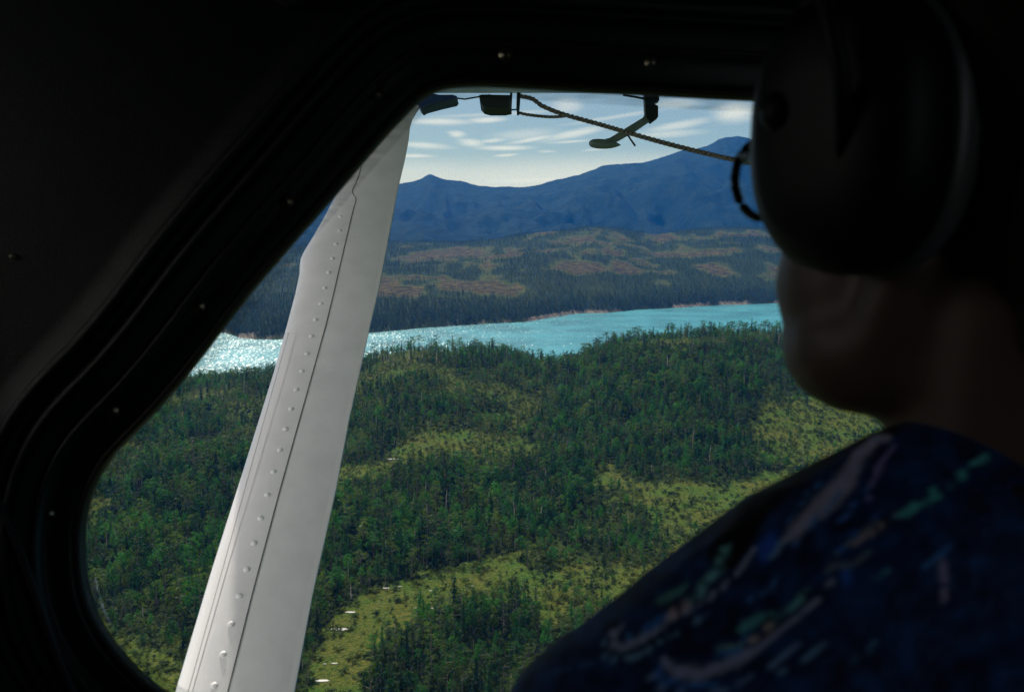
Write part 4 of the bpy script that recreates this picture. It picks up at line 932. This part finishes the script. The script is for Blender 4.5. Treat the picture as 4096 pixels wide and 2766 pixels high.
for s in (1, -1):
    sh, elb, wr = tp(.0, s * .185, -.10), tp(.05, s * .235, -.38), tp(.27, s * .13, -.50)
    arms.append(('limb', [sh, elb, wr], [.052, .041, .027])); fdir = (wr - elb).normalized()
    side = Lt * s
    pc = wr + fdir * .05; hands.append(('e', pc, (.045, .038, .016), Matrix((fdir, side, fdir.cross(side))).transposed()))
    for j, (off, ln) in enumerate(((.030, .062), (.010, .072), (-.010, .068), (-.028, .052))):
        b0 = wr + fdir * .085 + side * off; b1 = b0 + fdir * ln * .55 + Vector((0, 0, -.008)); b2 = b1 + fdir * ln * .45 + Vector((0, 0, -.026))
        hands.append(('limb', [b0 - fdir * .02, b0, b1, b2], [.010, .0095, .0088, .0075]))
    t0 = wr + fdir * .035 - side * .030; hands.append(('limb', [t0, t0 + fdir * .03 - side * .022, t0 + fdir * .058 - side * .028 + Vector((0, 0, -.012))], [.013, .011, .009]))
    hip, knee, ank = tp(.02, s * .09, -.62), tp(.42, s * .11, -.60), tp(.46, s * .11, -1.0)
    arms.append(('limb', [hip, knee, ank, ank + Ft * .15 + Vector((0, 0, -.02))], [.078, .058, .040, .035]))
body, bco = blend('body', hd + nk + torso + arms + hands, .0052, SKINM, person, 5)
# hair over skull and nape, worn short
blend('hair', [('e', hp(-.022, 0, .050), (.100, .084, .092), MH), ('e', hp(-.060, 0, -.010), (.052, .066, .078), MH), ('e', hp(-.070, 0, -.07), (.03, .05, .04), MH)], .006, HAIRM, person, 4)
for s in (1, -1): mesh('eye', *ell(hp(.074, s * .030, 0.0), (.0125, .0125, .0125), Matrix.Identity(3), 16), mat('eye_white', (.7, .68, .65), .2), person)
# shirt with collar, shorts below
SHIRT = bpy.data.materials.new('paisley_cotton'); SHIRT.use_nodes = True
shirt_p = [('limb', [tp(-.005, .045, -.012), tp(-.0, .11, -.038), tp(-.0, .160, -.070), tp(.0, .198, -.103)], [.062, .062, .064, .072]), ('limb', [tp(-.005, -.045, -.012), tp(-.0, -.165, -.062), tp(.0, -.190, -.100)], [.070, .065, .066]),
           ('e', tp(-.012, 0, -.085), (.098, .155, .085), MT), ('e', tp(-.02, 0, -.16), (.115, .185, .12), MT), ('e', tp(.0, 0, -.20), (.122, .192, .18), MT), ('e', tp(.0, 0, -.40), (.125, .170, .22), MT), ('e', tp(.0, 0, -.56), (.14, .185, .08), MT)]
for s in (1, -1): shirt_p.append(('limb', [tp(.0, s * .195, -.11), tp(.03, s * .200, -.24), tp(.045, s * .228, -.34)], [.070, .066, .062]))
shirt, sco = blend('shirt', shirt_p, .0034, SHIRT, person, 5)
blend('trousers', [('e', tp(.0, 0, -.60), (.14, .18, .09), MT)] + [('limb', [tp(.02, s * .09, -.62), tp(.42, s * .11, -.60), tp(.46, s * .11, -.98)], [.092, .072, .055]) for s in (1, -1)], .009, mat('dark_trousers', (.01, .012, .02), .9), person, 3)
# collar: a band standing round the neck
cvs = []; cfs = []; n_ = 60; rings = [(.066, -.030), (.069, -.010), (.0675, .012), (.0655, .014), (.0635, .010), (.063, -.010)]
for rr, hh in rings:
    for k in range(n_):
        q = 2 * math.pi * k / n_; cvs.append(NB + MT @ Vector((rr * 1.05 * math.cos(q) - .004, rr * math.sin(q), hh - .012 * math.cos(q) + .008)))
for r in range(len(rings) - 1):
    for k in range(n_): cfs.append((r * n_ + k, r * n_ + (k + 1) % n_, (r + 1) * n_ + (k + 1) % n_, (r + 1) * n_ + k))
mesh('collar', cvs, cfs, mat('black_collar', (.008, .008, .012), .8), person)

# printed paisley: strokes laid over the cloth
STRK = [  # points in photo pixels, width, colour, dash
 ([(3560,1745),(3500,1760),(3430,1830),(3380,1930),(3290,2020),(3200,2100),(3130,2170)], [10,20,30,42,44,30,10], (.42,.44,.60), 0),
 ([(3570,1790),(3530,1840),(3500,1900),(3470,1990)], [12,14,10,6], (.16,.15,.34), 0),
 ([(3330,1890),(3240,1960),(3170,2050),(3130,2110)], [6,6,6,6], (.03,.12,.30), 0),
 ([(3090,2150),(3060,2190),(3050,2240)], [26,34,14], (.02,.10,.50), 0), ([(3130,2170),(3095,2220),(3075,2245)], [10,10,6], (.10,.20,.34), 0),
 ([(3010,2200),(2975,2260),(2900,2340),(2820,2400),(2750,2440),(2650,2500),(2560,2560),(2500,2590),(2455,2570),(2452,2530),(2480,2500)], [7,8,7,7,8,10,14,16,13,11,6], (.22,.28,.42), 0),
 ([(2900,2200),(2870,2270),(2830,2320),(2790,2370),(2760,2395)], [22,24,22,20,12], (.12,.34,.36), 1),
 ([(2740,2345),(2690,2380),(2640,2400)], [14,20,14], (.05,.16,.15), 0), ([(2735,2425),(2741,2420)], [17,17], (.55,.42,.38), 0), ([(2690,2456),(2697,2450)], [19,19], (.50,.42,.46), 0),
 ([(2660,2450),(2620,2490),(2575,2515)], [12,14,10], (.03,.16,.50), 0), ([(2512,2540),(2530,2560)], [14,10], (.04,.20,.50), 0),
 ([(3345,2290),(3310,2350),(3260,2400),(3220,2450),(3100,2540),(3010,2600),(2950,2640),(2820,2690),(2740,2690),(2680,2670),(2645,2630)], [6,7,7,8,10,14,20,26,26,22,12], (.26,.29,.42), 0),
 ([(3240,2330),(3200,2400),(3150,2440),(3110,2470)], [8,12,18,20], (.13,.38,.38), 1), ([(3080,2450),(3020,2480),(2970,2510)], [14,24,14], (.05,.20,.20), 0),
 ([(3075,2512),(3082,2508)], [17,17], (.55,.45,.40), 0), ([(3020,2550),(3028,2544)], [19,19], (.60,.52,.46), 0), ([(2990,2545),(2960,2590),(2880,2620)], [12,14,8], (.03,.16,.46), 0), ([(2960,2580),(2880,2590)], [8,7], (.10,.2,.22), 0),
 ([(2625,2660),(2650,2710),(2740,2740),(2860,2730)], [10,14,16,12], (.03,.14,.42), 0),
 ([(3580,2060),(3500,2090),(3400,2170),(3330,2230),(3310,2300)], [5,6,7,7,6], (.07,.09,.12), 0), ([(3300,2230),(3340,2260),(3430,2250),(3480,2210)], [6,7,8,7], (.08,.11,.14), 0),
 ([(3560,2080),(3500,2120),(3440,2160),(3400,2170)], [7,12,14,12], (.22,.18,.17), 1), ([(3360,2200),(3350,2180)], [12,8], (.02,.14,.5), 0), ([(3430,2135),(3410,2140)], [12,10], (.02,.12,.4), 0), ([(3480,2080),(3520,2050)], [10,8], (.02,.07,.2), 0),
 ([(3600,2060),(3650,2040),(3660,2010)], [10,16,8], (.06,.30,.28), 0), ([(3690,2010),(3730,2000),(3755,1980),(3735,1960)], [10,15,13,8], (.06,.30,.28), 0), ([(3795,1940),(3810,1935)], [12,12], (.06,.32,.30), 0), ([(3840,1905),(3860,1880)], [15,13], (.07,.34,.32), 0),
 ([(3900,1850),(3950,1820)], [14,12], (.07,.30,.30), 0), ([(3990,1790),(4050,1750)], [14,10], (.06,.24,.25), 0), ([(3390,2290),(3400,2330)], [24,16], (.02,.10,.42), 0), ([(3520,2310),(3545,2280)], [8,6], (.04,.14,.2), 0),
 ([(3700,2270),(3760,2210),(3800,2190)], [8,10,6], (.03,.12,.32), 0), ([(3765,2240),(3780,2330),(3775,2420)], [8,8,6], (.16,.15,.24), 0), ([(3540,2530),(3470,2600),(3380,2650)], [8,7,6], (.03,.09,.16), 0),
 ([(2420,2560),(2400,2610),(2450,2640),(2530,2630),(2620,2580),(2720,2520),(2820,2460)], [4,5,5,5,5,4,4], (.10,.22,.34), 0),
 ([(2600,2600),(2580,2680),(2640,2750),(2760,2780),(2900,2760),(3020,2700),(3140,2620),(3240,2520)], [4,5,6,6,6,5,5,4], (.12,.20,.36), 0),
 ([(3120,2300),(3060,2360),(2990,2400),(2940,2450)], [6,8,8,5], (.05,.16,.42), 0), ([(3300,2560),(3240,2620),(3160,2670),(3080,2700)], [6,7,7,5], (.08,.18,.30), 0),
 ([(3360,1960),(3300,2040),(3220,2120),(3160,2200)], [5,6,6,5], (.08,.22,.50), 0), ([(3460,1960),(3400,2040),(3350,2100)], [6,8,5], (.05,.14,.40), 0),
 ([(2180,2700),(2300,2660),(2420,2640)], [6,7,6], (.02,.06,.14), 0)]
def paint():
    me = shirt.data; d = bco[0] * 0
    c = sco - np.array([0, 0, H]); x = c[:, 0]; y = c[:, 1] * CT - c[:, 2] * ST; z = c[:, 1] * ST + c[:, 2] * CT
    u = 2048 + F * x / y; v = 1383 - F * z / y
    n1 = fbm(u / 70, v / 70, 4, 5); n2 = fbm(u / 22, v / 22, 3, 9); base = np.stack([.008 + .012 * n1, .016 + .12 * n1 * n1, .05 + .40 * n1 * n1], -1)
    base += (sstep(.62, .7, fbm(u / 30, v / 30, 3, 14)) * .35)[:, None] * np.array([.02, .08, .2])
    # dark band along the upper edge of the shoulder
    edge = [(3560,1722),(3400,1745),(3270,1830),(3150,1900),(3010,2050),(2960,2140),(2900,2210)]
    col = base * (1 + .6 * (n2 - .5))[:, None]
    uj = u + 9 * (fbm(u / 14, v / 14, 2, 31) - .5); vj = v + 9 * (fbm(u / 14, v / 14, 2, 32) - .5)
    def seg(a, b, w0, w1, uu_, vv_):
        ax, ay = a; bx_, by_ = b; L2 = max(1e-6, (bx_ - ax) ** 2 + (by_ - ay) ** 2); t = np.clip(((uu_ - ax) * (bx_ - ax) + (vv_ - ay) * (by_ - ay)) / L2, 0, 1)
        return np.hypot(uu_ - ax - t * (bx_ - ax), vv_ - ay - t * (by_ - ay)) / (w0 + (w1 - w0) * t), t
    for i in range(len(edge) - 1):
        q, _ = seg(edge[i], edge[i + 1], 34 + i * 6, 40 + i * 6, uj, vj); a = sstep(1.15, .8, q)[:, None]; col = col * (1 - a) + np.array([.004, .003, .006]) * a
    for pts, ws, cc_, dash in STRK:
        best = np.full(len(u), 9.0); run = 0; al = np.zeros(len(u))
        for i in range(len(pts) - 1):
            q, t = seg(pts[i], pts[i + 1], ws[i], ws[i + 1], uj, vj); l = math.dist(pts[i], pts[i + 1]); s_ = run + t * l; run += l
            al = np.where(q < best, s_, al); best = np.minimum(best, q)
        a = sstep(1.25, .55, best)
        if dash: a = a * (.25 + .75 * (np.sin(al / 42 * 6.28 + 2.2 * best) > -.2))
        a = (a * (.9 + .5 * (n2 - .5)))[:, None]; col = col * (1 - a) + np.array(cc_) * min(3.2, .9 / max(cc_)) * a
    # the print carries on over the parts the window side does not show
    back = (v > 2900) | (u > 4150) | (y > np.percentile(y, 70))
    q = np.sin((u + 60 * n1) / 26) * np.sin((v + u * .6) / 40) ; pa = (sstep(.75, .9, q) * back)[:, None] * .6
    col = col * (1 - pa) + np.array([.10, .2, .28]) * pa
    at = me.attributes.new('print', 'FLOAT_COLOR', 'POINT'); at.data.foreach_set('color', np.concatenate([np.clip(col, 0, 1), np.ones((len(u), 1))], 1).astype(np.float32).ravel())
    nt = SHIRT.node_tree; N = nt.nodes; L = nt.links; b = N['Principled BSDF']; b.inputs['Roughness'].default_value = .75; b.inputs['Specular IOR Level'].default_value = .25
    a_ = N.new('ShaderNodeAttribute'); a_.attribute_name = 'print'; L.new(a_.outputs['Color'], b.inputs['Base Color'])
    tc = N.new('ShaderNodeTexCoord'); no = N.new('ShaderNodeTexNoise'); no.inputs['Scale'].default_value = 14; no.inputs['Detail'].default_value = 3; L.new(tc.outputs['Object'], no.inputs['Vector'])
    bp = N.new('ShaderNodeBump'); bp.inputs['Strength'].default_value = .6; bp.inputs['Distance'].default_value = .012; L.new(no.outputs['Fac'], bp.inputs['Height']); L.new(bp.outputs[0], b.inputs['Normal'])
paint()

# ---- headset
CUPM = mat('black_headset_plastic', (.003, .004, .005), .5, 0, .22); PADM = mat('ear_pad_vinyl', (.015, .015, .017), .35); GREYP = mat('grey_pad_edge', (.09, .10, .10), .4)
hs = thing('headset', hp(0, .10, 0), 'large black aviation headset worn over the ears of the passenger', 'headset')
def cup(s, name_parent):
    c = hp(-.005, s * .066, .012); prof = [(0.0, .98, 'pad'), (.022, 1.0, 'pad'), (.024, 1.03, 'cup'), (.034, 1.03, 'cup'), (.044, .98, 'cup'), (.052, .86, 'cup'), (.056, .66, 'cup'), (.057, .3, 'cup'), (.057, .01, 'cup')]
    rf, ru = .047, .061; n = 48
    def ring(h, k_):
        out = []
        for k in range(n):
            q = 2 * math.pi * k / n; cf = abs(math.cos(q)) ** .85 * math.copysign(1, math.cos(q)); su = abs(math.sin(q)) ** .85 * math.copysign(1, math.sin(q))
            out.append(c + MH @ Vector((rf * k_ * cf, s * h, ru * k_ * su)))
        return out
    def build(ps, nm, m):
        vs = []; fs = []
        for h, k_ in ps: vs += ring(h, k_)
        for r in range(len(ps) - 1):
            for k in range(n): fs.append((r * n + k, r * n + (k + 1) % n, (r + 1) * n + (k + 1) % n, (r + 1) * n + k))
        return mesh(nm, vs, fs, m, e if nm == 'ear_cup_trim' else name_parent)
    build([(-.012, .80), (-.010, .93), (-.002, 1.0), (.012, 1.0), (.018, .96)], 'ear_pad', PADM)
    e = build([(.016, .95), (.017, 1.02), (.030, 1.04), (.040, 1.0), (.047, .90), (.052, .72), (.054, .4), (.054, .01)], 'ear_cup', CUPM)
    build([(.002, 1.0), (.004, 1.045), (.010, 1.06), (.015, 1.05), (.017, 1.0)], 'ear_cup_trim', GREYP)
    # stirrup, knob and its screw
    st = [c + MH @ Vector((x_, s * h_, z_)) for x_, h_, z_ in ((-.018, .050, -.012), (-.026, .062, .020), (-.016, .064, .055), (0, .050, .084), (0, .030, .104))]
    mesh('stirrup', *tube(st, [.004] * 5, 8), CUPM, e)
    mesh('adjusting_knob', *disc_dome(c + MH @ Vector((.020, s * .050, .010)), MH @ Vector((.15, s, 0)), .010, .009, 4, 18), CUPM, e)
cup(1, hs); cup(-1, hs)
bp_ = []; 
for k in range(33):
    q = math.pi * k / 32; bp_.append((math.cos(q), math.sin(q)))
def band(hw, r0, r1, nm, m, f0=-.006):
    vs = []; fs = []
    for cx, sx in bp_:
        for (ff, rr) in ((-hw, r0), (-hw, r1), (hw, r1), (hw, r0)): vs.append(hp(f0 + ff, cx * (.098 + rr), .055 + sx * (.082 + rr)))
    for i in range(len(bp_) - 1):
        for k in range(4): fs.append((4 * i + k, 4 * i + (k + 1) % 4, 4 * i + 4 + (k + 1) % 4, 4 * i + 4 + k))
    fs += [(0, 1, 2, 3), tuple(4 * (len(bp_) - 1) + k for k in (3, 2, 1, 0))]
    return mesh(nm, vs, fs, m, hs, smooth=False)
band(.016, .010, .014, 'headband', CUPM); band(.020, -.004, .009, 'headband_pad', PADM)

# ---- spectacles
GL = mat('black_glasses_frame', (.006, .006, .007), .25)
gs = thing('eyeglasses', hp(.10, 0, .0), 'black framed eyeglasses on the face of the passenger', 'eyeglasses')
for s in (1, -1):
    rim = [hp(.104 - .010 * abs(math.cos(q)) * (1 if s * math.cos(q) > 0 else 0), s * .038 + .032 * math.cos(q), -.004 + .022 * math.sin(q)) for q in [2 * math.pi * k / 32 for k in range(33)]]
    rm = mesh('rim', *tube(rim, [.0026] * 33, 8), GL, gs)
    lens_v = rim[:-1] + [sum(rim[:-1], Vector()) / 32]; mesh('lens', lens_v, [(i, (i + 1) % 32, 32) for i in range(32)], bpy.data.materials['clear_acrylic'], gs)
    mesh('temple_arm', *tube([hp(.098, s * .060, .006), hp(.085, s * .074, .008), hp(.0, s * .080, .006), hp(-.02, s * .080, -.012)], [.0026, .0026, .002, .002], 8), GL, gs)
mesh('bridge', *tube([hp(.108, .008, .002), hp(.111, 0, .006), hp(.108, -.008, .002)], [.002] * 3, 8), GL, gs)

# ---- seat under the passenger
SEATM = noisy(mat('dark_seat_fabric', (.012, .013, .016), .85), 80, .3, .5, 400)
seat = thing('seat', tp(.05, 0, -1.0), 'dark cabin seat under the passenger', 'seat')
def rbox(nm, c, half, M, m, parent, k=.25):
    vs = []; fs = []; o_ = ell(Vector((0, 0, 0)), (1, 1, 1), Matrix.Identity(3), 28); out = []
    for p in o_[0]:
        q = Vector([math.copysign(abs(a) ** k, a) for a in p]); out.append(c + M @ Vector((q.x * half[0], q.y * half[1], q.z * half[2])))
    return mesh(nm, out, o_[1], m, parent)
rbox('seat_cushion', tp(.12, 0, -.74), (.25, .24, .055), MT, SEATM, seat)
rbox('backrest', tp(-.185, -.03, -.48), (.045, .22, .22), MT, SEATM, seat)
rbox('seat_base', tp(.10, 0, -.88), (.20, .18, .09), MT, PLASTIC, seat)
# ------------------------------------------------------------------ haze
hm_ = bpy.data.materials.new('haze_air'); hm_.use_nodes = True; nt = hm_.node_tree; nt.nodes.clear()
ho = nt.nodes.new('ShaderNodeOutputMaterial'); pv = nt.nodes.new('ShaderNodeVolumePrincipled'); nt.links.new(pv.outputs[0], ho.inputs['Volume'])
pv.inputs['Color'].default_value = (.02, .26, 1.0, 1); pv.inputs['Density'].default_value = 4.1e-5; pv.inputs['Absorption Color'].default_value = (.45, .8, 1, 1); pv.inputs['Anisotropy'].default_value = .0
bx0, by0, bz0, bx1, by1, bz1 = -12000, -12000, -8, 12000, 12000, 1150
hv = [(x, y, z) for z in (bz0, bz1) for y in (by0, by1) for x in (bx0, bx1)]
hz = mesh('haze', hv, [(0, 2, 3, 1), (4, 5, 7, 6), (0, 1, 5, 4), (2, 6, 7, 3), (0, 4, 6, 2), (1, 3, 7, 5)], hm_, smooth=False); tag(hz, kind='stuff')
